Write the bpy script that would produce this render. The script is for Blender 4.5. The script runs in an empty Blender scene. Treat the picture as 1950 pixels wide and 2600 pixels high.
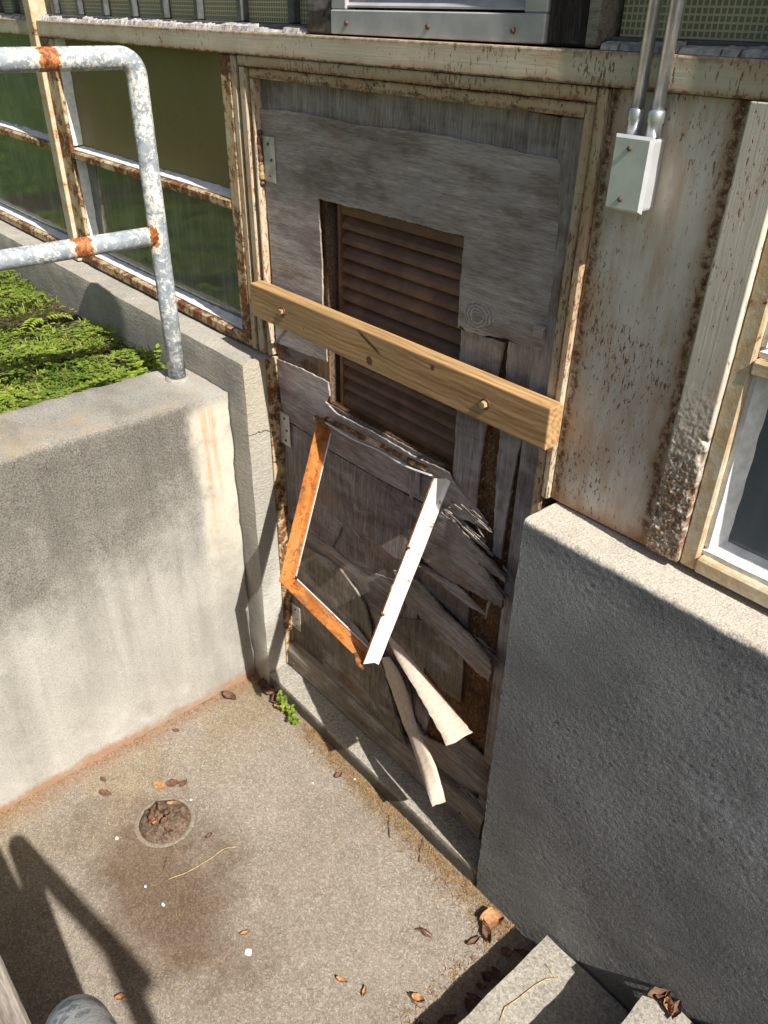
import bpy, bmesh, math, random
import numpy as np
from mathutils import Vector, Matrix, noise as mnoise
random.seed(7); np.random.seed(7)
SC = bpy.context.scene
COL = SC.collection
R = math.radians

# ------------------------------------------------------------------ camera
YAW, PITCH, ROLL, FPX = R(48.444), R(32.552), R(-1.005), 2000.0      # focal length in pixels of a 1950x2600 picture
CAM = Vector((1.702, -1.111, 1.950))
_h = Vector((-math.sin(YAW), math.cos(YAW), 0))
_f = _h * math.cos(PITCH) - Vector((0, 0, 1)) * math.sin(PITCH)
_r = Vector((math.cos(YAW), math.sin(YAW), 0)); _d = _f.cross(_r)
CR = _r * math.cos(ROLL) + _d * math.sin(ROLL); CD = -_r * math.sin(ROLL) + _d * math.cos(ROLL)
cd = bpy.data.cameras.new('camera'); cam = bpy.data.objects.new('camera', cd); COL.objects.link(cam)
cd.sensor_fit = 'VERTICAL'; cd.sensor_height = 36.0; cd.sensor_width = 27.0
cd.lens = 36.0 * FPX / 2600.0; cd.clip_start = 0.02; cd.clip_end = 2000
cam.matrix_world = Matrix(((CR.x, -CD.x, -_f.x, CAM.x), (CR.y, -CD.y, -_f.y, CAM.y), (CR.z, -CD.z, -_f.z, CAM.z), (0, 0, 0, 1)))
SC.camera = cam
SC.render.resolution_x, SC.render.resolution_y = 768, 1024

# ------------------------------------------------------------------ sky and sun
SUN = Vector((1.0, -0.088, 1.0)).normalized()
w = bpy.data.worlds.new('World'); SC.world = w; w.use_nodes = True
wn = w.node_tree; bgn = wn.nodes['Background']
sky = wn.nodes.new('ShaderNodeTexSky'); sky.sky_type = 'NISHITA'; sky.sun_disc = False
sky.sun_elevation = math.asin(SUN.z); sky.sun_rotation = math.atan2(SUN.x, SUN.y)
sky.air_density = 1.0; sky.dust_density = 3.0; sky.ozone_density = 0.7
wn.links.new(sky.outputs[0], bgn.inputs[0]); bgn.inputs[1].default_value = 0.060
sl = bpy.data.lights.new('sun', 'SUN'); sl.energy = 5.0; sl.angle = R(0.53); sl.color = (1.0, 0.955, 0.89)
so = bpy.data.objects.new('sun', sl); COL.objects.link(so)
so.rotation_euler = SUN.to_track_quat('Z', 'Y').to_euler(); so.location = (6, -3, 8)
SC.view_settings.view_transform = 'Standard'; SC.view_settings.look = 'None'
SC.view_settings.exposure = 0.80; SC.view_settings.gamma = 1.0
SC.render.engine = 'CYCLES'

# ------------------------------------------------------------------ pixel -> direction, met with the plane a thing lies on
def ray(px, py):
    return CR * ((px - 975) / FPX) + CD * ((py - 1300) / FPX) + _f
def on_y(px, py, y):
    d = ray(px, py); return CAM + d * ((y - CAM.y) / d.y)
def on_z(px, py, z):
    d = ray(px, py); return CAM + d * ((z - CAM.z) / d.z)
def on_x(px, py, x):
    d = ray(px, py); return CAM + d * ((x - CAM.x) / d.x)
ZA = (1050, 1000, 3.16); ZB = (900, 1550, 3.16); ZC = (700, 1000, 2.95); Z5 = (600, 600, 2.37); Z2 = (600, 0, 2.37)
Z3 = (1250, 0, 2.37); Z6 = (1250, 600, 2.37)
def q(Z, x, y): return (Z[0] + x / Z[2], Z[1] + y / Z[2])

# ------------------------------------------------------------------ node helper
class NT:
    def __init__(s, name):
        s.m = bpy.data.materials.new(name); s.m.use_nodes = True; s.t = s.m.node_tree
        s.b = s.t.nodes['Principled BSDF']; s.L = s.t.links
        s.geo = s.t.nodes.new('ShaderNodeNewGeometry'); s.P = s.geo.outputs['Position']
        s._sep = None
    def n(s, k, **kw):
        o = s.t.nodes.new('ShaderNode' + k)
        for a, v in kw.items(): setattr(o, a, v)
        return o
    def put(s, sock, v):
        if isinstance(v, bpy.types.NodeSocket): s.L.new(v, sock)
        elif v is not None:
            if isinstance(v, (tuple, list)) and len(v) == 3 and sock.type == 'RGBA': v = (*v, 1)
            sock.default_value = v
    def xyz(s):
        if s._sep is None:
            s._sep = s.n('SeparateXYZ'); s.L.new(s.P, s._sep.inputs[0])
        return s._sep.outputs
    def map(s, scale=(1, 1, 1), rot=(0, 0, 0), vec=None, rnd=0.0):
        o = s.n('Mapping'); s.put(o.inputs[0], vec or s.P); o.inputs['Scale'].default_value = scale
        o.inputs['Rotation'].default_value = rot
        if rnd:
            i = s.n('ObjectInfo'); m = s.n('VectorMath', operation='SCALE'); c = s.n('CombineXYZ')
            for k in range(3): s.L.new(i.outputs['Random'], c.inputs[k])
            s.L.new(c.outputs[0], m.inputs[0]); m.inputs['Scale'].default_value = rnd
            s.L.new(m.outputs[0], o.inputs['Location'])
        return o.outputs[0]
    def noise(s, scale, detail=4, rough=0.55, vec=None, dist=0.0):
        o = s.n('TexNoise'); s.put(o.inputs['Vector'], vec or s.P)
        o.inputs['Scale'].default_value = scale; o.inputs['Detail'].default_value = detail
        o.inputs['Roughness'].default_value = rough; o.inputs['Distortion'].default_value = dist
        return o.outputs[0]
    def vor(s, scale, vec=None, feature='F1', out=0, rnd=1.0):
        o = s.n('TexVoronoi', feature=feature); s.put(o.inputs['Vector'], vec or s.P); o.inputs['Scale'].default_value = scale
        o.inputs['Randomness'].default_value = rnd
        return o.outputs[out]
    def ramp(s, fac, *stops, interp='LINEAR'):
        o = s.n('ValToRGB'); s.put(o.inputs[0], fac); e = o.color_ramp; e.interpolation = interp
        while len(e.elements) < len(stops): e.elements.new(0.5)
        for el, (p, c) in zip(e.elements, stops):
            el.position = p; el.color = (c, c, c, 1) if not isinstance(c, (tuple, list)) else (*c, 1)
        return o.outputs[0]
    def sm(s, v, lo, hi, a=0.0, b=1.0):
        o = s.n('MapRange', interpolation_type='SMOOTHSTEP'); s.put(o.inputs[0], v)
        o.inputs[1].default_value = lo; o.inputs[2].default_value = hi; o.inputs[3].default_value = a; o.inputs[4].default_value = b
        return o.outputs[0]
    def ma(s, op, a, b=0.0, c=None):
        o = s.n('Math', operation=op); s.put(o.inputs[0], a); s.put(o.inputs[1], b)
        if c is not None: s.put(o.inputs[2], c)
        return o.outputs[0]
    def mul(s, *v):
        r = v[0]
        for k in v[1:]: r = s.ma('MULTIPLY', r, k)
        return r
    def add(s, a, b): return s.ma('ADD', a, b)
    def band(s, v, lo, hi, soft): return s.mul(s.sm(v, lo - soft, lo + soft), s.sm(v, hi - soft, hi + soft, 1, 0))
    def mix(s, f, a, b, mode='MIX'):
        o = s.n('Mix', data_type='RGBA', blend_type=mode); s.put(o.inputs[0], f); s.put(o.inputs[6], a); s.put(o.inputs[7], b)
        return o.outputs[2]
    def bump(s, h, strength=0.5, dist=0.01, normal=None):
        o = s.n('Bump'); s.put(o.inputs['Height'], h); o.inputs['Strength'].default_value = strength; o.inputs['Distance'].default_value = dist
        if normal is not None: s.L.new(normal, o.inputs['Normal'])
        return o.outputs[0]
    def out(s, col, rough=0.8, normal=None, metal=0.0, spec=0.5):
        s.put(s.b.inputs['Base Color'], col); s.put(s.b.inputs['Roughness'], rough); s.put(s.b.inputs['Metallic'], metal)
        s.put(s.b.inputs['Specular IOR Level'], spec)
        if normal is not None: s.L.new(normal, s.b.inputs['Normal'])
        return s.m
M = {}

def plain(name, col, rough=0.7, metal=0.0, var=0.25, scale=30, bump=0.0):
    t = NT(name); n = t.noise(scale, 5, 0.6)
    c = t.mix(t.sm(n, 0.3, 0.7), tuple(x * (1 - var) for x in col), tuple(min(1, x * (1 + var)) for x in col))
    return t.out(c, rough, t.bump(n, bump, 0.004) if bump else None, metal)

# ---- concrete
def mat_landing():
    t = NT('landing_concrete'); x, y, z = t.xyz()
    cells = t.vor(230, out=1); sep = t.n('SeparateColor'); t.L.new(cells, sep.inputs[0])
    agg = t.ramp(sep.outputs[0], (0, (.05, .045, .04)), (.22, (.16, .138, .112)), (.5, (.27, .232, .182)), (.8, (.38, .328, .26)), (1, (.62, .56, .47)))
    base = t.ramp(t.noise(9, 6, .65), (.3, (.275, .235, .190)), (.7, (.41, .355, .295)))
    c = t.mix(.36, base, agg)
    fine = t.noise(420, 3, .75); c = t.mix(.62, c, t.ramp(fine, (.34, .08), (.66, .92)), 'OVERLAY')
    # brown water stain spreading from the drain, rust wash along the left wall, dirt by the threshold
    dx = t.ma('SUBTRACT', x, .42); dy = t.ma('SUBTRACT', y, -.72)
    dd = t.ma('SQRT', t.add(t.mul(dx, dx, .55), t.mul(dy, dy, 1.5)))
    st = t.mul(t.sm(t.add(dd, t.mul(t.noise(6, 7, .72), .62)), .36, .66, 1, 0), .88)
    c = t.mix(st, c, t.mix(1, c, (.46, .36, .28), 'MULTIPLY'))
    big = t.sm(t.noise(2.3, 4, .6), .47, .68); c = t.mix(t.mul(big, .35), c, t.mix(1, c, (.68, .63, .57), 'MULTIPLY'))
    yel = t.mul(t.sm(x, .35, 0), t.sm(t.noise(3.1, 3, .5), .35, .6), .5); c = t.mix(yel, c, t.mix(1, c, (.95, .85, .55), 'MULTIPLY'))
    rw = t.mul(t.sm(t.add(x, t.mul(t.noise(14, 6, .75), .16)), .0, .09, 1, 0), .8); c = t.mix(rw, c, t.mix(.6, c, (.30, .145, .07)))
    th = t.mul(t.sm(t.add(t.mul(y, -1), t.mul(t.noise(16, 5, .7), .12)), .15, .24, 1, 0), .8); c = t.mix(th, c, t.mix(.6, c, (.15, .095, .055)))
    h = t.add(t.mul(sep.outputs[1], .5), t.mul(fine, .8))
    return t.out(c, .9, t.bump(h, .9, .006), spec=.25)
def mat_wall_left():
    t = NT('smooth_cast_concrete'); x, y, z = t.xyz()
    streak = t.noise(1.0, 5, .6, t.map((5, 9, .9)))
    c = t.ramp(streak, (.30, (.255, .242, .212)), (.5, (.325, .31, .272)), (.68, (.40, .385, .342)))
    pat = t.noise(4.5, 6, .65)
    c = t.mix(t.mul(t.sm(pat, .42, .62), .7), c, (.375, .362, .322))
    # dark weathering on the upper half of the face
    dk = t.mul(t.sm(t.add(t.add(z, t.mul(t.noise(5.5, 7, .74), .85)), t.mul(y, -.12)), .90, 1.42), t.sm(z, 1.075, 1.035), t.sm(y, -.16, -.26, .25, 1), .92)
    c = t.mix(dk, c, t.mix(1, c, (.36, .345, .33), 'MULTIPLY')); dr = t.mul(t.sm(t.noise(1, 5, .65, t.map((7, 13, 1.1))), .50, .64), t.sm(z, .12, .4), t.sm(y, -.2, -.32), .32); c = t.mix(dr, c, t.mix(1, c, (.60, .58, .57), 'MULTIPLY'))
    fine = t.noise(230, 5, .8); c = t.mix(t.mul(t.add(dk, .45), .8), c, t.ramp(fine, (.32, .12), (.68, .88)), 'OVERLAY')
    sp = t.vor(230, out=1); s2 = t.n('SeparateColor'); t.L.new(sp, s2.inputs[0])
    c = t.mix(t.mul(t.sm(s2.outputs[0], .8, .95), .14), c, (.14, .13, .12))
    # lime bloom and the long rust run at the inner end
    wob = t.mul(t.ma('SUBTRACT', t.noise(9, 6, .72, t.map((1, 1, .45))), .5), .11); yy = t.add(y, wob)
    lime = t.mul(t.band(yy, -.235, -.10, .022), t.sm(z, .28, .75), t.sm(z, 1.06, 1.0), .85); c = t.mix(t.mul(lime, t.sm(t.noise(9, 6, .7), .25, .6, .25, .9)), c, (.58, .54, .44))
    run = t.mul(t.band(yy, -.206, -.172, .013), t.sm(z, .38, .98), t.sm(z, 1.05, 1.0), t.sm(t.noise(1, 5, .65, t.map((20, 90, 3))), .34, .66), .72)
    c = t.mix(run, c, (.45, .22, .075))
    lo = t.mul(t.sm(z, .30, .05), t.sm(t.noise(7, 5, .6), .45, .65), .55); c = t.mix(lo, c, (.47, .455, .42))
    rb = t.mul(t.sm(t.add(z, t.mul(t.noise(11, 7, .78), .13)), .108, .075), t.sm(t.noise(5, 4, .6), .25, .5, .35, .85)); c = t.mix(rb, c, (.29, .155, .085))
    # stain on the coping under the rail post
    cp = t.mul(t.sm(z, 1.045, 1.056), t.sm(t.noise(6, 6, .72), .46, .72), .42); c = t.mix(cp, c, (.40, .28, .15))
    h = t.add(t.mul(fine, .6), t.mul(t.noise(45, 4, .6), .6))
    return t.out(c, .92, t.bump(h, .55, .005), spec=.2)
def mat_stucco(name, col, hi, bump):
    t = NT(name); x, y, z = t.xyz()
    cl = t.noise(2.6, 5, .6); c = t.mix(t.sm(cl, .35, .65), tuple(k * .80 for k in col), tuple(k * 1.16 for k in col))
    bl = t.mul(t.sm(t.noise(3.4, 6, .7, t.map((1, 1, 1), (0, .6, 0))), .55, .70), .50); c = t.mix(bl, c, (.33, .335, .345))
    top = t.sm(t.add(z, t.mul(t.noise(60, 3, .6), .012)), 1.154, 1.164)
    top_sunlit = t.ramp(t.noise(120, 4, .7), (.3, (hi[0] * .72, hi[1] * .70, hi[2] * .66)), (.7, hi))
    top_sunlit = t.mix(t.mul(t.sm(t.noise(14, 5, .6), .5, .7), .4), top_sunlit, tuple(k * .62 for k in hi))
    c = t.mix(top, c, top_sunlit)  # top face coloured paler than the front, its sunlight put into the colour
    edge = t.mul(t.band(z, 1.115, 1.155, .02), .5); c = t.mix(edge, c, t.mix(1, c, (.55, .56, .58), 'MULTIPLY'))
    gr = t.noise(300, 4, .8); c = t.mix(.7, c, t.ramp(gr, (.3, .12), (.7, .88)), 'OVERLAY'); g = t.noise(190, 5, .72, t.map((1, 1, .8), (0, .7, 0))); g2 = t.noise(40, 4, .6); g3 = t.noise(1, 3, .6, t.map((15, 15, 120), (0, .62, 0)))
    h = t.add(t.add(g, t.mul(g2, .45)), t.mul(g3, t.sm(z, .75, .2, .1, .5)))
    return t.out(c, .93, t.bump(h, bump, .022), spec=.2)
def mat_concrete(name, lo, hi, scale=60, bump=.5, grime=0.0):
    t = NT(name); n = t.noise(scale * 3, 5, .7); b = t.noise(6, 5, .6)
    c = t.ramp(t.add(t.mul(n, .65), t.mul(b, .35)), (.34, lo), (.64, hi))
    sp = t.vor(scale * 3, out=1); s2 = t.n('SeparateColor'); t.L.new(sp, s2.inputs[0])
    c = t.mix(.30, c, t.ramp(s2.outputs[0], (0, tuple(k * .45 for k in lo)), (1, tuple(min(.8, k * 1.25) for k in hi))))
    x, y, z = t.xyz(); dm = t.mul(t.sm(t.add(z, t.mul(t.noise(30, 5, .7), .03)), .072, .055), grime); c = t.mix(dm, c, (.055, .048, .036))
    return t.out(c, .92, t.bump(t.add(n, s2.outputs[1]), bump, .005), spec=.2)
def mat_foundation_left():
    t = NT('left_foundation_concrete'); x, y, z = t.xyz()
    n = t.noise(110, 5, .7); b = t.noise(5, 5, .6, t.map((1, 1, .5)))
    c = t.ramp(t.add(t.mul(n, .5), t.mul(b, .5)), (.34, (.24, .225, .195)), (.64, (.42, .395, .335)))
    jamb = t.mul(t.sm(x, -.03, -.004), t.sm(z, .75, .35), t.sm(t.noise(6, 5, .6), .3, .6)); c = t.mix(t.mul(jamb, .8), c, (.52, .50, .46))
    jh = t.mul(t.sm(x, -.03, -.004), t.sm(z, .8, 1.1)); c = t.mix(t.mul(jh, .4), c, (.45, .38, .26))
    yl = t.mul(t.sm(z, .12, .04), .5); c = t.mix(yl, c, (.36, .30, .2))
    cr = t.band(t.add(z, t.mul(t.noise(22, 3, .6), .05)), .972, .976, .0015); c = t.mix(t.mul(cr, t.sm(x, -.02, -.004)), c, (.05, .045, .04))
    g = t.noise(1, 4, .6, t.map((25, 25, 130)))
    return t.out(c, .92, t.bump(t.add(n, t.mul(g, .6)), .7, .007), spec=.2)

# ---- wood
def mat_ply(name, axis='x', cols=((.10, .08, .068), (.19, .16, .14), (.33, .295, .27)), rot=0.0, warm=.25, bump=.5):
    t = NT(name)
    sc = {'x': (7.0, 70, 90), 'z': (90, 70, 7.0)}[axis]
    v = t.map(sc, (0, rot, 0), rnd=9.0)
    g = t.noise(1.0, 7, .70, v, .15); f = t.noise(4.5, 4, .75, v)
    c = t.ramp(t.add(t.mul(g, .5), t.mul(f, .5)), (.36, cols[0]), (.5, cols[1]), (.64, cols[2]))
    cl = t.noise(7, 4, .6, t.map((.6, 1, 1.7), rnd=5)); c = t.mix(t.mul(t.sm(cl, .44, .64), .75), c, t.mix(1, c, (.52, .46, .43), 'MULTIPLY')); c2 = t.noise(9, 4, .6, t.map((.7, 1, 1.8), rnd=21)); c = t.mix(t.mul(t.sm(c2, .52, .68), .45), c, (.40, .37, .35))
    wr = t.noise(5, 4, .55, t.map((1, 1, 1.6), rnd=13)); c = t.mix(t.mul(t.sm(wr, .52, .68), warm), c, (.24, .135, .065))
    crk = t.sm(t.noise(1.9, 4, .6, v), .275, .245); c = t.mix(crk, c, (.03, .025, .022))
    return t.out(c, .85, t.bump(t.add(t.mul(f, .8), g), bump, .003), spec=.25)
def mat_fibre():
    t = NT('torn_fibre_core'); n = t.noise(130, 4, .75, t.map((1, 1, .55)), .8); b = t.noise(9, 5, .6)
    c = t.ramp(t.add(t.mul(n, .6), t.mul(b, .4)), (.34, (.035, .017, .008)), (.5, (.15, .072, .030)), (.66, (.34, .185, .085)))
    return t.out(c, .9, t.bump(n, 1.0, .012), spec=.2)
def mat_lumber():
    t = NT('new_lumber'); x, y, z = t.xyz()
    v = t.map((2.2, 34, 34)); warp = t.noise(5, 3, .5, t.map((1, 3, 3)))
    zz = t.add(z, t.mul(warp, .045)); r = t.ma('SINE', t.mul(t.add(zz, t.mul(y, .7)), 520))
    fine = t.noise(2.5, 4, .6, v)
    c = t.ramp(t.add(t.mul(r, .085), fine), (.30, (.235, .13, .052)), (.5, (.375, .222, .098)), (.72, (.49, .315, .15)))
    big = t.noise(3.2, 4, .6, t.map((1, 4, 4))); c = t.mix(t.mul(t.sm(big, .4, .65), .5), c, (.30, .20, .09))
    for kx, kz, kr in ((.466, 1.306, .013), (.66, 1.352, .010), (.225, 1.312, .005)):
        dx = t.ma('SUBTRACT', x, kx); dz = t.ma('SUBTRACT', z, kz)
        d = t.ma('SQRT', t.add(t.mul(dx, dx), t.mul(dz, dz)))
        c = t.mix(t.sm(t.add(d, t.mul(warp, .006)), kr * 1.15, kr * .75), c, (.12, .045, .018))
    split = t.mul(t.band(t.add(z, t.mul(x, .42)), 1.538, 1.546, .003), t.band(x, .43, .50, .01)); c = t.mix(split, c, (.06, .028, .012))
    return t.out(c, .62, t.bump(fine, .35, .002), spec=.35)
def mat_pale():
    t = NT('pale_peeled_veneer'); v = t.map((150, 60, 60), rnd=4); g = t.noise(1, 6, .7, v)
    c = t.ramp(g, (.3, (.40, .32, .25)), (.7, (.60, .51, .41)))
    return t.out(c, .8, t.bump(g, .3, .002), spec=.25)

# ---- painted steel
def mat_paint(name, cream=(.50, .455, .35), rust=.5, vert=True, peel=0.0, extra=None, bub=0.0):
    t = NT(name); x, y, z = t.xyz()
    n1 = t.noise(5, 6, .65); c = t.mix(t.sm(n1, .32, .68), tuple(k * .78 for k in cream), cream)
    brush = t.noise(1, 4, .65, t.map((260, 260, 7) if vert else (7, 200, 260))); c = t.mix(.12, c, t.ramp(brush, (.3, .2), (.7, .8)), 'OVERLAY')
    # soft orange staining, then clusters of rust specks with short runs, then solid patches where paint has gone
    stv = t.noise(1, 6, .68, t.map((26, 26, 6) if vert else (9, 20, 26)))
    halo = t.sm(stv, .60 - .16 * rust, .82 - .16 * rust); c = t.mix(t.mul(halo, .46), c, (.42, .21, .085))
    clus = t.noise(7, 5, .6); spk = t.noise(1, 5, .7, t.map((190, 190, 60)))
    sp = t.sm(t.add(spk, t.mul(t.ma('SUBTRACT', clus, .5), .42)), .655 - .075 * rust, .715 - .075 * rust); c = t.mix(t.mul(sp, .88), c, t.ramp(n1, (.35, (.10, .030, .013)), (.65, (.25, .085, .030))))
    if extra: c = extra(t, c, x, y, z)
    h = t.add(t.mul(sp, -.6), t.mul(brush, .15))
    if peel:
        pn = t.noise(34, 7, .72, t.map((1, 1, 1.6))); pm = t.mul(t.sm(pn, .545, .553), t.band(z, 1.817, 1.836, .008), peel)
        c = t.mix(pm, c, t.ramp(t.noise(120, 4, .7), (.35, (.045, .028, .02)), (.65, (.15, .075, .035)))); h = t.add(h, t.mul(pm, -1.6))
    if bub:
        h = t.add(h, t.mul(t.noise(90, 4, .7), t.sm(z, 1.5, 1.3), bub))
    return t.out(c, .55, t.bump(h, .6, .004), spec=.35)
def rust_line(axis, pos, wid, strength=.9, zr=None):
    def f(t, c, x, y, z):
        v = {'x': x, 'z': z}[axis]; wob = t.mul(t.ma('SUBTRACT', t.noise(16, 6, .75), .5), wid * 3.4)
        vv = t.add(v, wob); m = t.mul(t.band(vv, pos - wid * 1.2, pos + wid * 1.2, wid * 1.5), strength)
        if zr: m = t.mul(m, t.sm(z, *zr))
        c = t.mix(t.mul(m, .62), c, (.36, .19, .075)); m2 = t.mul(t.band(vv, pos - wid * .5, pos + wid * .5, wid * .4), t.sm(t.noise(75, 6, .75), .40, .56), strength)
        return t.mix(m2, c, t.ramp(t.noise(160, 4, .7), (.35, (.055, .022, .012)), (.65, (.19, .075, .03))))
    return f
def chain(*fs):
    def f(t, c, x, y, z):
        for g in fs: c = g(t, c, x, y, z)
        return c
    return f
def mat_rusty(name, rust=((.05, .022, .012), (.16, .062, .022), (.34, .16, .06)), paint=(.52, .46, .34), amt=.5):
    t = NT(name); n = t.noise(75, 6, .75); big = t.noise(8, 5, .6)
    r = t.ramp(n, (.34, rust[0]), (.52, rust[1]), (.7, rust[2])); p = t.noise(30, 7, .75, None, .5)
    pp = t.add(t.mul(p, .6), t.mul(big, .4)); m = t.sm(pp, .60 - .20 * amt, .645 - .20 * amt)
    pc = t.mix(t.sm(pp, .42 - .1 * amt, .6 - .2 * amt), paint, (paint[0] * .82, paint[1] * .66, paint[2] * .48)); c = t.mix(m, pc, r)
    return t.out(c, .7, t.bump(t.add(t.mul(m, -.5), t.mul(n, .5)), .7, .004), spec=.3)
def mat_rail():
    t = NT('chipped_galvanised_paint'); x, y, z = t.xyz()
    n = t.noise(95, 6, .72, None, .3); b = t.noise(30, 5, .65); big = t.noise(11, 4, .6); vc = t.vor(75, out=1); sv = t.n('SeparateColor'); t.L.new(vc, sv.inputs[0])
    c = t.ramp(b, (.35, (.17, .20, .225)), (.65, (.30, .335, .36))); c = t.mix(.35, c, t.ramp(sv.outputs[0], (0, (.14, .165, .19)), (1, (.40, .43, .45))))
    w = t.sm(t.add(t.add(t.mul(n, .75), t.mul(big, .5)), t.sm(y, -.9, -1.02, 0, .03)), .62, .67); c = t.mix(t.mul(w, .85), c, t.ramp(b, (.3, (.52, .50, .45)), (.7, (.72, .71, .67))))
    for (py, pz, ln, hh) in RAIL_RUST:
        dy = t.ma('SUBTRACT', y, py); dz = t.ma('SUBTRACT', z, pz)
        e = t.ma('SQRT', t.add(t.mul(dy, dy, 1 / ln ** 2), t.mul(dz, dz, 1 / hh ** 2)))
        e = t.add(e, t.mul(t.ma('SUBTRACT', t.noise(48, 7, .8), .5), 3.4))
        c = t.mix(t.sm(e, 1.55, 1.25), c, (.66, .60, .47)); c = t.mix(t.sm(e, 1.12, .92), c, t.ramp(n, (.4, (.13, .035, .012)), (.6, (.46, .17, .055))))
    sp = t.sm(t.add(t.noise(140, 5, .7), t.mul(t.ma('SUBTRACT', big, .5), .4)), .70, .74); c = t.mix(t.mul(sp, .8), c, (.24, .10, .045))
    return t.out(c, .52, t.bump(t.add(t.mul(w, .5), n), .4, .003), spec=.4)
def mat_glass(name, col, rough=.06, dirt=.15, dirtcol=(.35, .36, .33), spec=.6):
    t = NT(name); d = t.noise(9, 6, .7); st = t.noise(1, 4, .6, t.map((60, 60, 6)))
    c = t.mix(t.mul(t.sm(t.add(t.mul(d, .6), t.mul(st, .4)), .42, .75), dirt), col, dirtcol)
    return t.out(c, t.sm(d, .3, .7, rough * .7, rough * 1.5), spec=spec)
def mat_pattern_glass():
    t = NT('patterned_wire_glass'); x, y, z = t.xyz()
    gx = t.ma('SINE', t.mul(x, 700)); gz = t.ma('SINE', t.mul(z, 700)); g = t.ma('MAXIMUM', t.sm(gx, .35, .8), t.sm(gz, .35, .8))
    c = t.mix(g, (.19, .175, .115), (.44, .40, .26)); return t.out(c, .25, t.bump(g, .4, .003), spec=.6)
def mat_soil():
    t = NT('bed_soil'); n = t.noise(60, 6, .7); c = t.ramp(n, (.3, (.035, .025, .016)), (.7, (.13, .092, .06)))
    return t.out(c, .95, t.bump(n, 1, .02), spec=.2)
def mat_lawn():
    t = NT('lawn_grass'); n = t.noise(30, 6, .75); b = t.noise(.7, 5, .6)
    c = t.ramp(t.add(t.mul(n, .6), t.mul(b, .4)), (.3, (.025, .05, .010)), (.5, (.065, .12, .022)), (.7, (.13, .19, .04)))
    return t.out(c, .9, t.bump(n, 1, .03), spec=.2)
def mat_leaf(name, a, b, trans=.0):
    t = NT(name); at = t.n('Attribute', attribute_name='tone'); v = at.outputs['Fac']
    c = t.ramp(v, (0, a), (1, b)); t.b.inputs['Subsurface Weight'].default_value = 0
    t.out(c, .5, spec=.35)
    if trans:
        tr = t.n('BsdfTranslucent'); t.L.new(c, tr.inputs[0]); mx = t.n('MixShader'); mx.inputs[0].default_value = trans
        o = t.t.nodes['Material Output']; t.L.new(t.b.outputs[0], mx.inputs[1]); t.L.new(tr.outputs[0], mx.inputs[2]); t.L.new(mx.outputs[0], o.inputs[0])
    return t.m
def mat_dead(name, a, b):
    t = NT(name); n = t.noise(140, 5, .65, t.map((1, 1, 1), rnd=7)); c = t.ramp(n, (.3, a), (.7, b)); return t.out(c, .75, t.bump(n, .5, .002), spec=.3)

_p1 = on_x(120, 160, -.25); _p2 = on_x(205, 628, -.25); _p3 = on_x(383, 602, -.25); _p4 = on_x(335, 240, -.25)
RAIL_RUST = [(_p1.y, 1.852, .022, .05), (_p2.y, 1.46, .022, .05), (_p3.y, 1.452, .012, .03)]
M['landing'] = mat_landing(); M['lw'] = mat_wall_left()
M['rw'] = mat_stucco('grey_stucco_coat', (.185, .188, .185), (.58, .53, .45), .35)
M['fl'] = mat_foundation_left()
M['thr'] = mat_concrete('threshold_concrete', (.14, .13, .11), (.42, .39, .33), grime=.8)
M['step'] = mat_concrete('step_concrete', (.17, .155, .13), (.47, .43, .365))
M['conc'] = mat_concrete('plain_concrete', (.20, .185, .16), (.40, .375, .33))
GREY = ((.155, .130, .118), (.300, .262, .242), (.46, .42, .395))
M['ply_x'] = mat_ply('weathered_plywood_level_grain', 'x', tuple(tuple(k * 1.14 for k in c) for c in GREY))
M['ply_z'] = mat_ply('weathered_plywood_upright_grain', 'z', GREY)
M['ply_dark'] = mat_ply('dark_plywood_upright_grain', 'z', ((.095, .079, .070), (.205, .175, .157), (.35, .312, .287)), warm=.35)
M['ply_diag'] = mat_ply('splintered_plywood', 'x', ((.085, .070, .061), (.245, .212, .19), (.42, .38, .35)), rot=.12, warm=.3, bump=.8)
M['ply_brown'] = mat_ply('bare_inner_ply', 'z', ((.085, .052, .028), (.17, .105, .055), (.26, .17, .095)), warm=.5)
M['ply_olive'] = mat_ply('stained_plywood', 'z', ((.07, .058, .043), (.165, .138, .105), (.27, .235, .185)), warm=.4)
M['wood_rail'] = mat_ply('weathered_rail_wood', 'x', ((.10, .085, .07), (.24, .21, .175), (.40, .355, .30)), warm=.2)
M['fibre'] = mat_fibre(); M['lumber'] = mat_lumber(); M['pale'] = mat_pale()
def panel_extra(t, c, x, y, z):
    c = rust_line('x', 1.150, .0135, 1.0)(t, c, x, y, z)
    c = rust_line('x', .956, .0125, 1.0)(t, c, x, y, z)
    b = t.mul(t.sm(t.add(z, t.mul(t.noise(25, 5, .7), .05)), 1.235, 1.19), .75); return t.mix(b, c, (.33, .16, .055))
M['panel'] = mat_paint('cream_panel_paint', (.68, .615, .535), 1.05, True, extra=panel_extra)
M['rail_paint'] = mat_paint('cream_head_paint', (.62, .545, .41), .8, False, extra=chain(rust_line('z', 1.861, .006, .95), rust_line('z', 1.903, .007, .5)))
M['head'] = mat_paint('peeling_door_head_paint', (.58, .475, .32), 1.2, False, peel=1.0, extra=chain(rust_line('z', 1.838, .006, 1.0), rust_line('z', 1.820, .006, .7)))
M['jamb'] = mat_paint('rusted_jamb_paint', (.55, .47, .34), 1.35, True, extra=chain(rust_line('x', .930, .006, .9), rust_line('x', -.012, .005, .9), rust_line('x', -.050, .006, .9)))
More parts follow.
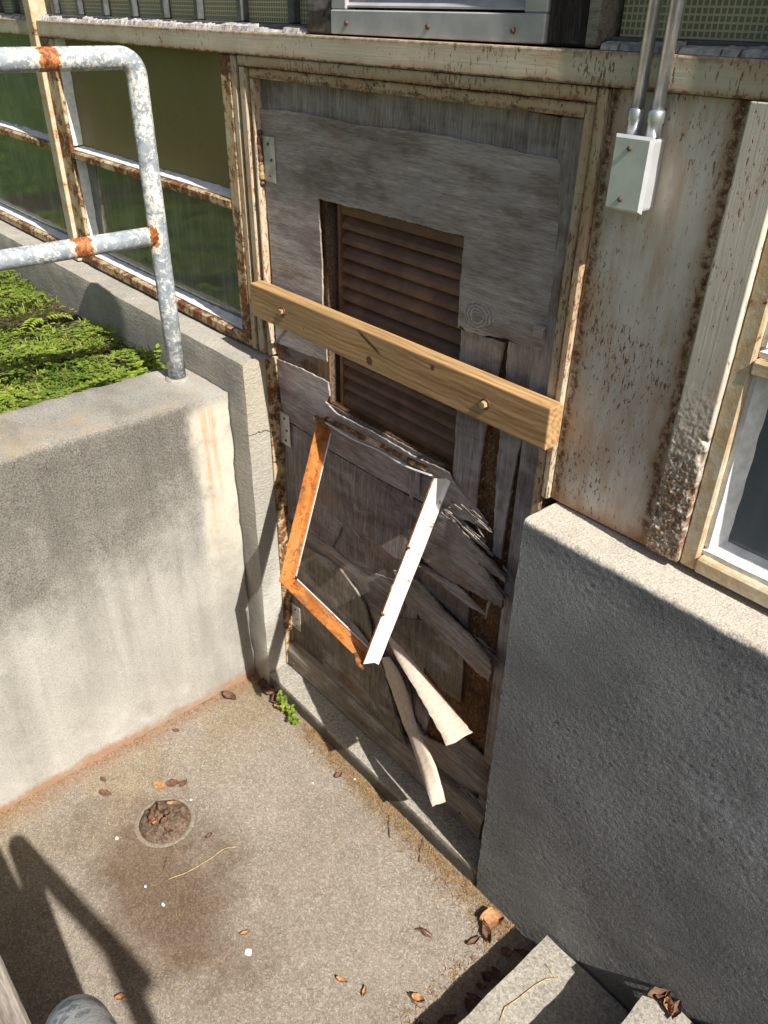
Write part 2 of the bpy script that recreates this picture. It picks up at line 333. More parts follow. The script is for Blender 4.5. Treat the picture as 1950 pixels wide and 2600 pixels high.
M['mull'] = mat_paint('blistered_mullion_paint', (.60, .54, .45), .5, True, bub=.9, extra=lambda t, c, x, y, z: t.mix(t.mul(t.sm(z, 1.50, 1.28), t.sm(t.noise(60, 6, .78), .38, .54), .9), c, t.ramp(t.noise(150, 4, .7), (.35, (.06, .026, .013)), (.65, (.24, .115, .05)))))
M['rusty'] = mat_rusty('rusted_window_steel', amt=.62); M['rusty_dk'] = mat_rusty('heavy_rust', amt=1.0); M['rusty_lt'] = mat_rusty('lightly_rusted_cream_steel', amt=.12)
M['putty'] = plain('white_putty', (.70, .71, .71), .7, 0, .14, 60, .4); M['oldputty'] = plain('weathered_putty', (.36, .34, .32), .85, 0, .4, 80, .6)
M['rail'] = mat_rail()
M['glass_up'] = mat_glass('olive_film_glass', (.205, .160, .068), .34, .4, (.28, .22, .12), .18)
M['glass_lo'] = mat_glass('dusty_dark_glass', (.085, .100, .084), .07, .6, (.30, .32, .29), .6)
M['glass_r'] = mat_glass('grey_painted_glass', (.105, .125, .140), .10, .5, (.20, .22, .23))
M['pglass'] = mat_pattern_glass()
M['bar'] = plain('dark_window_bar', (.075, .08, .078), .6, 0, .3, 50)
M['galv'] = plain('galvanised_steel', (.62, .64, .66), .34, .85, .18, 40)
M['boxsteel'] = plain('dull_zinc_box', (.66, .67, .68), .42, .55, .08, 25)
M['alu'] = plain('oxidised_aluminium', (.48, .46, .46), .55, .35, .12, 22)
M['screw'] = plain('rusty_screw', (.12, .075, .05), .6, .5, .4, 200)
M['hinge'] = plain('dull_hinge_leaf', (.52, .50, .46), .5, .35, .22, 40, .3)
M['barrel'] = mat_rusty('rusted_brass_barrel', ((.03, .016, .01), (.09, .045, .025), (.2, .1, .05)), (.42, .34, .2), .55)
M['slat'] = plain('brown_louver_metal', (.175, .088, .050), .55, .1, .28, 14)
M['blackwood'] = mat_ply('blackened_timber', 'z', ((.012, .010, .009), (.035, .029, .026), (.11, .095, .085)), warm=.1)
M['soil'] = mat_soil(); M['lawn'] = mat_lawn()
M['leaf'] = mat_leaf('weed_leaf', (.06, .12, .016), (.46, .56, .09), .42)
M['leaf_y'] = mat_leaf('young_leaf', (.20, .32, .03), (.42, .50, .07), .35)
M['straw'] = plain('dry_straw', (.40, .30, .15), .7, 0, .35, 90)
M['needle'] = mat_leaf('dry_needle', (.10, .048, .02), (.46, .31, .15))
M['dead_o'] = mat_dead('dry_leaf_orange', (.20, .085, .035), (.46, .25, .12)); M['dead_b'] = mat_dead('dry_leaf_brown', (.05, .028, .018), (.20, .105, .062))
M['chip'] = plain('white_paint_chip', (.80, .80, .80), .6, 0, .05)
M['mud_shade'] = mat_dead('muck_and_shade', (.022, .015, .011), (.20, .135, .09))  # muck and lint; also colours in the shade on the door opening's sides
M['white'] = None
def mat_white():
    t = NT('white_enamel'); n = t.noise(30, 6, .7); e = t.noise(1, 4, .6, t.map((14, 14, 30)))
    n = t.noise(48, 7, .75); c = t.mix(t.mul(t.sm(n, .60, .635), .9), (.78, .77, .74), (.33, .14, .05)); c = t.mix(t.mul(t.sm(e, .52, .75), .45), c, (.55, .45, .33)); gm = t.noise(12, 5, .7); c = t.mix(t.mul(t.sm(gm, .5, .7), .3), c, (.5, .46, .4))
    return t.out(c, .42, t.bump(n, .2, .002), spec=.5)
def mat_orange():
    t = NT('orange_rust_primer'); x, y, z = t.xyz(); n = t.noise(11, 5, .6, None, .6); f = t.noise(70, 5, .7)
    c = t.ramp(n, (.30, (.16, .065, .022)), (.43, (.36, .125, .028)), (.55, (.50, .185, .040)), (.70, (.33, .19, .075)))
    c = t.mix(t.mul(t.sm(f, .52, .64), .65), c, (.09, .032, .018)); g3 = t.noise(1, 4, .7, t.map((18, 18, 70))); c = t.mix(t.mul(t.sm(g3, .5, .7), .4), c, (.42, .27, .12)); return t.out(c, .55, t.bump(f, .3, .002), spec=.4)
M['white'] = mat_white(); M['orange'] = mat_orange()

# ------------------------------------------------------------------ mesh helpers
def rebase(o):
    me = o.data; n = len(me.vertices)
    if not n: return
    a = np.empty(n * 3); me.vertices.foreach_get('co', a); a = a.reshape(-1, 3)
    b = np.array([(a[:, 0].min() + a[:, 0].max()) / 2, (a[:, 1].min() + a[:, 1].max()) / 2, a[:, 2].min()])
    me.vertices.foreach_set('co', (a - b).ravel()); me.update()
    return Vector(b)
def wloc(o):
    v = Vector(o.location)
    while o.parent: o = o.parent; v = v + Vector(o.location)
    return v
def finish(name, me, mat, parent=None, label=None, cat=None, group=None, kind=None):
    o = bpy.data.objects.new(name, me); COL.objects.link(o)
    if mat is not None and not me.materials: me.materials.append(M[mat] if isinstance(mat, str) else mat)
    b = rebase(o)
    if parent is not None:
        o.parent = parent; o.location = b - wloc(parent)
    else: o.location = b
    tag(o, label, cat, group, kind); return o
def tag(o, label=None, cat=None, group=None, kind=None):
    for k, v in (('label', label), ('category', cat), ('group', group), ('kind', kind)):
        if v: o[k] = v
    return o
def thing(name, loc, label, cat, group=None):
    o = bpy.data.objects.new(name, None); COL.objects.link(o); o.location = loc; o.empty_display_size = .05
    return tag(o, label, cat, group)
def from_bm(bm, name, mat, parent=None, smooth=False, **k):
    bmesh.ops.recalc_face_normals(bm, faces=bm.faces)
    me = bpy.data.meshes.new(name); bm.to_mesh(me); bm.free()
    if smooth:
        me.polygons.foreach_set('use_smooth', [True] * len(me.polygons))
    return finish(name, me, mat, parent, **k)
def add_box(bm, x0, x1, y0, y1, z0, z1, bevel=0.0, seg=1):
    vs = [bm.verts.new((x, y, z)) for x in (x0, x1) for y in (y0, y1) for z in (z0, z1)]
    fs = [bm.faces.new([vs[i] for i in f]) for f in ((0, 1, 3, 2), (4, 6, 7, 5), (0, 4, 5, 1), (2, 3, 7, 6), (0, 2, 6, 4), (1, 5, 7, 3))]
    if bevel:
        es = list({e for f in fs for e in f.edges}); bmesh.ops.bevel(bm, geom=es, offset=bevel, segments=seg, affect='EDGES', profile=.6)
def box(name, x0, x1, y0, y1, z0, z1, mat, parent=None, bevel=.0015, seg=1, **k):
    bm = bmesh.new(); add_box(bm, x0, x1, y0, y1, z0, z1, bevel, seg); return from_bm(bm, name, mat, parent, **k)
def add_tube(bm, pts, r, n=12, caps=True, rs=None):
    pts = [Vector(p) for p in pts]; rings = []; prev = None
    for i, p in enumerate(pts):
        d = (pts[min(i + 1, len(pts) - 1)] - pts[max(i - 1, 0)]).normalized()
        if prev is None:
            u = d.orthogonal().normalized()
        else:
            u = (prev - d * prev.dot(d)).normalized()
        prev = u; v = d.cross(u); rr = rs[i] if rs else r
        rings.append([bm.verts.new(p + (u * math.cos(2 * math.pi * k / n) + v * math.sin(2 * math.pi * k / n)) * rr) for k in range(n)])
    for a, b in zip(rings, rings[1:]):
        for k in range(n): bm.faces.new((a[k], a[(k + 1) % n], b[(k + 1) % n], b[k]))
    if caps: bm.faces.new(rings[0][::-1]); bm.faces.new(rings[-1])
def tube(name, pts, r, mat, parent=None, n=14, rs=None, **k):
    bm = bmesh.new(); add_tube(bm, pts, r, n, True, rs); o = from_bm(bm, name, mat, parent, **k)
    o.data.polygons.foreach_set('use_smooth', [len(p.vertices) == 4 for p in o.data.polygons]); return o
def rough_box(name, x0, x1, y0, y1, z0, z1, mat, parent=None, step=.02, amp=.0025, bevel=.008, **k):
    """a box cut into small cells, its corners rounded and worn unevenly"""
    bm = bmesh.new(); n = [max(1, int(round((b - a) / step))) for a, b in ((x0, x1), (y0, y1), (z0, z1))]
    lo = (x0, y0, z0); hi = (x1, y1, z1); cache = {}
    def vert(i, j, kk):
        key = (i, j, kk)
        if key not in cache:
            p = Vector((lo[0] + (hi[0] - lo[0]) * i / n[0], lo[1] + (hi[1] - lo[1]) * j / n[1], lo[2] + (hi[2] - lo[2]) * kk / n[2]))
            ext = [(-1 if c == 0 else 1 if c == m else 0) for c, m in zip(key, n)]
            e = sum(1 for c in ext if c)
            nv = mnoise.noise(p * 14) + .6 * mnoise.noise(p * 45)
            if e >= 2:
                wv = bevel * (.55 + .6 * max(-.6, nv))
                for a in range(3): p[a] -= ext[a] * wv * .6
            else:
                for a in range(3): p[a] += ext[a] * amp * nv
            cache[key] = bm.verts.new(p)
        return cache[key]
    for ax in range(3):
        b, c = (ax + 1) % 3, (ax + 2) % 3
        for side in (0, n[ax]):
            for i in range(n[b]):
                for j in range(n[c]):
                    ids = []
                    for di, dj in ((0, 0), (1, 0), (1, 1), (0, 1)):
                        t = [0, 0, 0]; t[ax] = side; t[b] = i + di; t[c] = j + dj; ids.append(vert(*t))
                    bm.faces.new(ids if side else ids[::-1])
    o = from_bm(bm, name, mat, parent, smooth=True, **k); o.data.set_sharp_from_angle(angle=R(38)); return o
def jag(pts, step=.007, amp=.0014, seed=0):
    rnd = random.Random(seed); out = []
    for a, b in zip(pts, pts[1:] + pts[:1]):
        a = Vector(a); b = Vector(b); L = (b - a).length; n = max(1, int(L / step)); nr = Vector((-(b - a).y, (b - a).x)) / max(L, 1e-6)
        for i in range(n):
            p = a + (b - a) * (i / n)
            out.append(p + nr * (rnd.uniform(-amp, amp) if i else 0))
    return out
def sheet(name, pts, y, th, mat, parent, amp=.0014, seed=0, tilt=None, **k):
    """a flat torn sheet on the door face: outline in (x, z), front face at y, th thick; tilt(x, z) lifts it"""
    pts = jag([Vector(p) for p in pts], .0065 if mat == 'ply_diag' else .010, amp * (1.7 if mat == 'ply_diag' else 1.2), seed); bm = bmesh.new()
    vs = [bm.verts.new((p.x, y, p.y)) for p in pts]; f = bm.faces.new(vs)
    r = bmesh.ops.extrude_face_region(bm, geom=[f])
    for v in r['geom']:
        if isinstance(v, bmesh.types.BMVert): v.co.y += th
    bmesh.ops.triangulate(bm, faces=bm.faces[:])
    if tilt:
        for v in bm.verts: v.co.y += tilt(v.co.x, v.co.z)
    return from_bm(bm, name, mat, parent, **k)
def dq(Z, y, *pts):                                     # door-plane points from picture points
    o = []
    for a, b in pts:
        p = on_y(*q(Z, a, b), y); o.append((p.x, p.z))
    return o

# ================================================================== SETTING
YF = -.107          # front of the foundation walls
ZF = 1.160          # their top
LWX0, LWX1, LWT = -.345, -.082, 1.057
SY = -1.135         # face of the wall on the far side of the stairwell
box('landing', -.12, 2.75, SY - .05, .02, -.15, 0, 'landing', None, 0, kind='structure')
# lawn: one sheet round the stairwell and the building
bm = bmesh.new()
def quad(x0, x1, y0, y1, z): bm.faces.new([bm.verts.new(p) for p in ((x0, y0, z), (x1, y0, z), (x1, y1, z), (x0, y1, z))])
LZ = .992
quad(-300, LWX0 + .02, -300, YF + .02, LZ); quad(LWX0 + .02, 2.95, -300, SY - .2, LZ); quad(2.95, 300, -300, YF + .02, LZ)
quad(-300, -9, YF + .02, 300, LZ); quad(7, 300, YF + .02, 300, LZ)
from_bm(bm, 'lawn', 'lawn', None, kind='structure')
box('garden_bed', -3.4, LWX0 + .01, -1.6, YF + .01, .9, 1.0, 'soil', None, 0, kind='structure')

# ---- walls round the stairwell
rough_box('retaining_wall', LWX0, LWX1, SY - .21, YF - .0015, -.1, LWT, 'lw', None, .025, .0018, .010,
          label='low concrete wall with an orange rust run, carrying the pipe railing', cat='wall')
rough_box('stairwell_side_wall', LWX1 + .002, 2.95, SY - .21, SY, -.1, 1.05, 'conc', None, .05, .002, .008,
          label='concrete wall along the stairs opposite the boarded door', cat='wall')

# ---- stairs
st = thing('stairs', (1.9, -.6, 0), 'concrete steps climbing from the landing along the grey stucco wall', 'stairs')
sx, szs = [1.189, 1.440, 1.690, 1.940, 2.190, 2.440, 2.690], [.100, .255, .410, .565, .720, .875, 1.03]
for i, (x0, z1) in enumerate(zip(sx, szs)):
    x1 = sx[i + 1] + .0015 if i < len(sx) - 1 else 2.95
    rough_box('step', x0, x1, SY + .003, YF - .006, (szs[i - 1] - .02 if i else -.05), z1, 'step', st, .03, .002, .007)

# ================================================================== BUILDING
B = thing('building', (.5, 1.5, 0), 'old building front of rusted cream steel and glass on a concrete base', 'building')
def stucco_wall(x0, x1, cell=.0042):
    """front and top of the base wall as one finely cast skin: every grain of the render is a bump that takes the low sun"""
    prof = []; r_ = .009; z = -.02
    while z < ZF - r_: prof.append((YF, z, (-1, 0))); z += cell
    for k in range(5):
        a = math.pi / 2 * k / 4; prof.append((YF + r_ - r_ * math.cos(a), ZF - r_ + r_ * math.sin(a), (-math.cos(a), math.sin(a))))
    y = YF + r_ + cell
    while y < .026: prof.append((y, ZF, (0, 1))); y += cell
    nx = int((x1 - x0) / cell); vs = []; N = mnoise.noise
    for i in range(nx + 1):
        x = x0 + (x1 - x0) * i / nx
        for j, (y, z, nv) in enumerate(prof):
            p = Vector((x, y, z)); edge = abs(nv[0] * nv[1]) * 2
            smooth_patch = max(0, min(1, (N(p * 4.5 + Vector((2, 7, 1))) - .05) * 3)) * (1 if nv[1] < .5 else .0)
            g = .00020 * N(p * 95) + .00050 * N(p * 185) + .00058 * N(Vector((x * 290, y * 290, z * 290)))
            tr = .0006 * N(Vector(((x + z * .75) * 9, 3, (z - x * .75) * 55)))          # trowel sweeps
            d = g * (1 - .65 * smooth_patch) + tr * (.35 + .65 * max(0, min(1, (.75 - z) * 2))) + .0006 * N(p * 7)
            d -= edge * .004 * max(0, N(p * 20) + .3)
            if nv[1] > .5 and j > len(prof) - 30: d *= .6
            xx = x - (.0 if i else -.0025 * (1 + N(p * 30)))
            vs.append((xx, y + nv[0] * d, z + nv[1] * d))
    m = len(prof); fs = [(i * m + j, (i + 1) * m + j, (i + 1) * m + j + 1, i * m + j + 1) for i in range(nx) for j in range(m - 1)]
    me = bpy.data.meshes.new('foundation_wall'); me.from_pydata(vs, [], fs); me.polygons.foreach_set('use_smooth', [True] * len(fs))
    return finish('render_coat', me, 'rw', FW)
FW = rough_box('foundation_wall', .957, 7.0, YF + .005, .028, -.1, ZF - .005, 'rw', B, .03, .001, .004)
FW['label'] = 'grey stucco base wall with worn top coloured as sunlit'
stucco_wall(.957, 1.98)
rough_box('foundation_wall', -4.6, -.0, YF, .018, -.1, ZF, 'fl', B, .03, .0020, .010)['label'] = 'bare concrete base wall with bright end face beside the door'
rough_box('door_sill', .0005, .9565, YF, .05, -.06, .062, 'thr', B, .02, .0022, .008)['label'] = 'worn concrete sill under the door'
box('wall', -9, 7, .06, 6, -.1, 3.6, 'conc', B, 0)
box('parapet', -9, 7, -.02, .059, 2.72, 3.6, 'conc', B, .004)
# cream head rail and the moulded door head
box('head_rail', -1.196, 7, -.030, .055, 1.8605, 1.905, 'rail_paint', B, .003, 2)
box('head_rail', -4.6, -1.2545, -.030, .055, 1.8605, 1.905, 'rail_paint', B, .003, 2)
box('door_head', -.0455, .9285, -.0255, .058, 1.8385, 1.8595, 'head', B, .003, 2)
box('door_head', -.0075, .9075, -.0205, .056, 1.8165, 1.8375, 'head', B, .003, 2)
# left jamb: fluted, badly rusted
for x0, x1, y0, m in ((-.079, -.058, -.024, 'jamb'), (-.0575, -.046, -.008, 'rusty_dk'), (-.0455, -.022, -.024, 'jamb'), (-.0215, -.010, -.010, 'rusty_dk'), (-.0095, .001, -.020, 'jamb')):
    box('door_jamb', x0, x1, y0, .057, ZF + .003, (1.8590 if x1 < -.046 else 1.8375 if x1 < -.008 else 1.816), m, B, .0025)
box('door_jamb', .001, .0065, -.036, .055, .064, 1.159, 'rusty', B, .001)
# right jamb, panel and mullion
box('door_jamb', .9075, .929, -.021, .057, .064, 1.8375, 'jamb', B, .003)
box('door_jamb', .9295, .9465, -.026, .057, ZF + .003, 1.8595, 'jamb', B, .003)
bx = box('steel_panel', .947, 1.166, -.016, .05, ZF + .004, 1.860, 'panel', B, .002); bx['label'] = 'cream steel panel streaked with rust'
# blistered mullion: fine grid swollen by rust
def blister(name, x0, x1, y0, z0, z1, mat, nx=34, nz=360):
    bm = bmesh.new(); g = []
    for j in range(nz + 1):
        row = []
        for i in range(nx + 1):
            x = x0 + (x1 - x0) * i / nx; z = z0 + (z1 - z0) * j / nz; p = Vector((x, 0, z))
            wv = max(0, min(1, (1.50 - z) / .26)); e = min(i, nx - i) / nx
            d = wv * (.0026 * max(-.2, mnoise.noise(p * 190)) + .0026 * max(0, mnoise.noise(p * 75)))
            pit = mnoise.noise(p * 38 + Vector((3, 1, 5)))
            if pit > .42 and wv > .3: d -= .007 * min(1, (pit - .42) * 8)
            row.append(bm.verts.new((x + (mnoise.noise(p * 40) * .0016 if e == 0 else 0), y0 - d + (.003 if e == 0 else 0), z)))
        g.append(row)
    for a, b in zip(g, g[1:]):
        for i in range(nx): bm.faces.new((a[i], a[i + 1], b[i + 1], b[i]))
    # sides and back
    def rim(path):
        bk = [bm.verts.new((v.co.x, .05, v.co.z)) for v in path]
        for i in range(len(path) - 1): bm.faces.new((path[i], path[i + 1], bk[i + 1], bk[i]))
    rim([r[0] for r in g]); rim([r[-1] for r in g][::-1]); rim(g[0][::-1]); rim(g[-1])
    return from_bm(bm, name, mat, B, smooth=True)
blister('mullion', 1.1665, 1.2265, -.036, ZF + .018, 1.8595, 'mull')['label'] = 'cream mullion with paint blistered by rust near its foot'
box('mullion', -1.252, -1.199, -.040, .055, ZF + .004, 2.70, 'rusty_lt', B, .004, 2)
box('mullion', -2.46, -2.40, -.040, .055, ZF + .004, 1.8600, 'rusty_lt', B, .004)
box('mullion', -3.66, -3.60, -.040, .055, ZF + .004, 1.8600, 'rusty_lt', B, .004)

def window(x0, x1, z0, z1, zm, gu, gl, fr=.030, label=None, rail='rusty', ml='rusty', pw=.013):
    """steel window: frame bars, putty beads and two panes, one part each"""
    W = bpy.data.objects.new('window', None); COL.objects.link(W); W.parent = B
    W.location = Vector(((x0 + x1) / 2, 0, z0)) - wloc(B)
    if label: W['label'] = label
    box('frame', x0, x0 + fr, -.026, .045, z0, z1, ml, W, .003); box('frame', x1 - fr * .5, x1, -.026, .045, z0, z1, ml, W, .003)
    box('frame', x0 + fr, x1 - fr * .5, -.030, .045, z0, z0 + .030, rail, W, .004)
    box('glazing_bar', x0 + fr, x1 - fr * .5, -.028, .045, zm - .014, zm + .010, rail, W, .004)
    a, b = x0 + fr, x1 - fr * .5
    for (p, r, g) in ((z0 + .030, zm - .014, gl), (zm + .010, z1, gu)):
        box('pane', a, b, .014, .020, p, r, g, W, 0)
        bm = bmesh.new()          # sloping putty bead below and at the left
        def wedge(P, Q, n):
            P = Vector(P); Q = Vector(Q); N = Vector(n); N2 = 40; rows = []
            for i in range(N2 + 1):
                c = P + (Q - P) * i / N2; k = pw * (1 + (.28 if pw < .02 else .08) * mnoise.noise(c * 30)); yy = -.014 + .002 * mnoise.noise(c * 22)
                rows.append([bm.verts.new(c + Vector((0, yy, 0))), bm.verts.new(c + N * k * .35 + Vector((0, yy - .001, 0))), bm.verts.new(c + N * k + Vector((0, .0135, 0))), bm.verts.new(c + Vector((0, .0135, 0)))])
            for u, v in zip(rows, rows[1:]):
                for kx in range(4): bm.faces.new((u[kx], u[(kx + 1) % 4], v[(kx + 1) % 4], v[kx]))
            bm.faces.new(rows[0]); bm.faces.new(rows[-1])
        wedge((a + .001, 0, p + .0005), (b - .001, 0, p + .0005), (0, 0, 1)); wedge((a + .0005, 0, p + .016), (a + .0005, 0, r - .001), (1, 0, 0))
        from_bm(bm, 'putty_bead', 'putty', W)
    return W
window(-1.198, -.0795, ZF + .006, 1.8595, 1.530, 'glass_up', 'glass_lo', .085, 'two-pane steel window beside the door, olive upper pane')
window(-2.399, -1.253, ZF + .006, 1.8595, 1.535, 'glass_lo', 'glass_lo', .04, 'two-pane steel window with clear panes behind the railing')
window(-3.599, -2.461, ZF + .006, 1.8595, 1.535, 'glass_lo', 'glass_lo', .04)
window(1.2270, 2.30, ZF + .012, 1.8595, 1.533, 'glass_r', 'glass_r', .028, 'steel window with cracked white putty and grey pane', 'rusty_lt', 'rusty_lt', .024)
window(2.36, 3.45, ZF + .012, 1.8595, 1.533, 'glass_r', 'glass_r', .028)
box('mullion', 2.301, 2.359, -.036, .05, ZF + .006, 1.8600, 'mull', B, .003)

# ---- upper row of small patterned panes
def upper(x0, x1, bars, lean=0):
    W = bpy.data.objects.new('upper_window', None); COL.objects.link(W); W.parent = B; W.location = Vector(((x0 + x1) / 2, 0, 1.906)) - wloc(B)
    box('frame', x0, x1, .003, .05, 1.9065, 1.921, 'bar', W, .002)
    for k in bars: box('glazing_bar', k - .011, k + .011, .004, .05, 1.9215, 2.70, 'bar', W, .003)
    e = [x0] + list(bars) + [x1]
    for a, b in zip(e, e[1:]):
        if b - a > .04: box('pane', a + .0115, b - .0115, .022, .027, 1.9215, 2.70, 'pglass', W, 0)
upper(-1.198, .206, [-1.122, -.945, -.771, -.598, -.424, -.260, -.070, .125])
upper(-2.4, -1.253, [-2.33, -2.15, -1.975, -1.80, -1.625, -1.466, -1.30]); upper(.909, 1.185, []); upper(1.26, 3.4, [1.43, 1.6, 1.77, 1.94])
box('mullion', 1.187, 1.257, -.040, .055, 1.9065, 2.70, 'rusty', B, .004)
# crumbled putty along the foot of the upper panes: one ragged ridge per pane row
def crumble(x0, x1, seed, mat='oldputty'):
    rnd = random.Random(seed); x = x0
    bm = bmesh.new()
    while x < x1:
        L = rnd.uniform(.018, .07); L = min(L, x1 - x); h = rnd.uniform(.006, .014); d = rnd.uniform(.012, .024); n = 5; rows = []
        for i in range(n + 1):
            xx = x + (L - .003) * i / n; hh = h * (1 + .35 * mnoise.noise(Vector((xx * 90, seed, 0)))); dd = d * (1 + .2 * mnoise.noise(Vector((xx * 60, 9, seed))))
            rows.append([bm.verts.new(p) for p in ((xx, .003, 1.9055), (xx, .0025 - dd, 1.9055), (xx, .0025 - dd * .8, 1.9055 + hh * .7), (xx, .003, 1.9055 + hh))])
        for u, v in zip(rows, rows[1:]):
            for k in range(4): bm.faces.new((u[k], u[(k + 1) % 4], v[(k + 1) % 4], v[k]))
        bm.faces.new(rows[0]); bm.faces.new(rows[-1]); x += L
    return from_bm(bm, 'crumbling_putty', mat, B)
crumble(-1.19, .205, 1); crumble(-2.3, -1.26, 2); crumble(.915, 1.183, 3)

# ---- metal louver hood between two black timbers
V = thing('wall_vent', (.55, 0, 1.907), 'grey metal louver vent between two blackened timbers above the door', 'vent')
box('timber', .209, .287, -.016, .055, 1.9075, 2.60, 'blackwood', V, .004)
box('timber', .814, .888, -.012, .055, 1.9075, 2.60, 'blackwood', V, .004); box('timber', .8885, .908, -.018, .054, 1.9075, 2.60, 'wood_rail', V, .003)
box('frame', .289, .8125, -.018, .01, 1.9085, 1.9480, 'alu', V, .002); box('frame', .289, .333, -.016, .01, 1.9485, 2.55, 'alu', V, .002); box('frame', .768, .8125, -.016, .01, 1.9485, 2.55, 'alu', V, .002)
for k in range(9):
    bm = bmesh.new(); z0 = 1.952 + k * .062
    vs = [bm.verts.new(p) for p in ((.334, -.012, z0), (.767, -.012, z0), (.767, .045, z0 + .055), (.334, .045, z0 + .055))]; f = bm.faces.new(vs)
    r_ = bmesh.ops.extrude_face_region(bm, geom=[f])
    for v in r_['geom']:
        if isinstance(v, bmesh.types.BMVert): v.co.z += .003
    from_bm(bm, 'slat', 'alu', V)
def screw(x, y, z, r, parent, mat='screw', name='screw'):
    bm = bmesh.new(); n = 10
    for yy, rr in ((0, r), (-.6 * r, r * .85), (-.95 * r, r * .35)):
        pass
    rings = [[bm.verts.new((x + math.cos(a) * rr, y + yy, z + math.sin(a) * rr)) for a in [2 * math.pi * k / n for k in range(n)]] for yy, rr in ((.001, r), (-.5 * r, r * .9), (-.85 * r, r * .4))]
    for a, b in zip(rings, rings[1:]):
        for k in range(n): bm.faces.new((a[k], a[(k + 1) % n], b[(k + 1) % n], b[k]))
    bm.faces.new(rings[-1]); return from_bm(bm, name, mat, parent)
for x, z in ((.338, 1.927), (.560, 1.926), (.752, 1.925), (.312, 1.985), (.789, 1.985)): screw(x, -.0182 if z < 1.94 else -.0162, z, .005, V, 'screw')

# ================================================================== DOOR
D = thing('door', (.45, .0, .062), 'weathered grey plywood door with peeling veneer and a louver opening', 'door')
OX0, OX1, OZ0, OZ1 = .2195, .662, 1.098, 1.592
bm = bmesh.new()
add_box(bm, .008, OX0, .010, .052, .07, 1.814); add_box(bm, OX1, .851, .010, .052, .07, 1.814)
add_box(bm, OX0 + 1e-4, OX1 - 1e-4, .010, .052, OZ1, 1.814); add_box(bm, OX0 + 1e-4, OX1 - 1e-4, .010, .052, .07, OZ0)
from_bm(bm, 'core', 'fibre', D)['label'] = 'brown fibre core showing where the veneer has torn off'
box('stile', .853, .899, -.003, .052, .07, 1.814, 'ply_z', D, .002)
# upper face sheets
sheet('veneer', dq(Z2, .004, (132, 470), (1659, 650)) + dq(Z3, .004, (470, 720), (450, 960), (400, 960)) + dq(Z2, .004, (1659, 920), (132, 690)), .003, .006, 'ply_z', D, .0006, 1)
top_edge = dq(Z2, 0, (135, 655), (300, 665), (520, 700), (700, 745), (830, 765), (1000, 780), (1250, 815), (1450, 860), (1659, 895)) + dq(Z3, 0, (200, 925), (400, 955))
right_edge = dq(Z3, 0, (415, 1000), (400, 1400), (372, 1650)) + dq(Z6, 0, (385, 200), (345, 450), (320, 640))
bot_edge = dq(Z6, 0, (300, 686), (245, 668), (180, 650), (110, 622), (40, 606)) + dq(Z5, 0, (1659, 618), (1560, 603), (1470, 590), (1390, 570), (1350, 530))
op_r = [(OX1 + .001, 1.42), (OX1 - .001, 1.50), (OX1 + .002, OZ1 + .004)]
op_t = [(OX0 - .006, OZ1 + .001)]
op_l = [(OX0 + .001, 1.45), (OX0 - .002, 1.34)]
left_b = dq(Z5, 0, (552, 752), (400, 700), (262, 642), (246, 632))
sheet('veneer', top_edge + right_edge + bot_edge + op_r + op_t + op_l + left_b + [(.010, 1.30), (.009, 1.5)], -.0035, .004, 'ply_x', D, .0011, 2,
      tilt=lambda x, z: -.016 * max(0, min(1, (1.425 - z) / .05)) ** 2 * (1 if x > .6 else 0))['label'] = 'large upper veneer sheet with a knot, curling at its torn edge'
# knot whorl on the curling corner
kp = on_y(*q(Z5, 1445, 480), -.006)
bm = bmesh.new()
for j, (rr, dy) in enumerate(((.034, .0012), (.029, .0004), (.024, .0), (.0195, -.0006), (.015, -.0012), (.0095, .0008), (.0045, .002))):
    row = [bm.verts.new((kp.x + math.cos(a) * rr * (1 + .16 * math.sin(2 * a + .5 * j) + .10 * math.sin(3 * a + 1)) * 1.15, -.0044 + dy, kp.z + math.sin(a) * rr * .9 * (1 + .1 * math.sin(3 * a)))) for a in [2 * math.pi * k / 24 for k in range(24)]]
    if j:
        for k in range(24): bm.faces.new((pr[k], pr[(k + 1) % 24], row[(k + 1) % 24], row[k]))
    pr = row
bm.faces.new(pr)
t = NT('knot_wood'); xk, yk, zk = t.xyz(); dxx = t.ma('SUBTRACT', xk, kp.x); dzz = t.ma('SUBTRACT', zk, kp.z)
dk = t.ma('SQRT', t.add(t.mul(dxx, dxx), t.mul(dzz, dzz, 1.4))); rr = t.ma('SINE', t.mul(t.add(dk, t.mul(t.noise(45, 5, .7), .022)), 760))
ck = t.mix(t.sm(rr, -.6, .8), (.22, .20, .19), (.38, .355, .335)); ck = t.mix(.5, ck, t.ramp(t.noise(190, 5, .75), (.3, .15), (.7, .85)), 'OVERLAY'); ck = t.mix(t.sm(t.add(dk, t.mul(t.noise(80, 4, .6), .006)), .0135, .0105), ck, (.07, .055, .045))
M['knot'] = t.out(ck, .85)
from_bm(bm, 'knot', 'knot', D, smooth=True)
# strips right of the opening
sheet('veneer', dq(Z5, 0, (1352, 560), (1608, 640)) + dq(ZA, 0, (592, 185), (560, 330), (530, 520), (508, 740), (492, 935), (372, 852), (314, 650), (328, 400)), .001, .006, 'ply_z', D, .001, 3)
sheet('veneer', dq(Z6, 0, (98, 632), (318, 685), (300, 840)) + dq(ZA, 0, (872, 330), (835, 470), (806, 620), (770, 830), (738, 1010), (712, 1200), (698, 1330), (632, 1285), (642, 1050), (652, 860), (664, 600), (685, 390)), .0005, .0055, 'ply_z', D, .0012, 4)
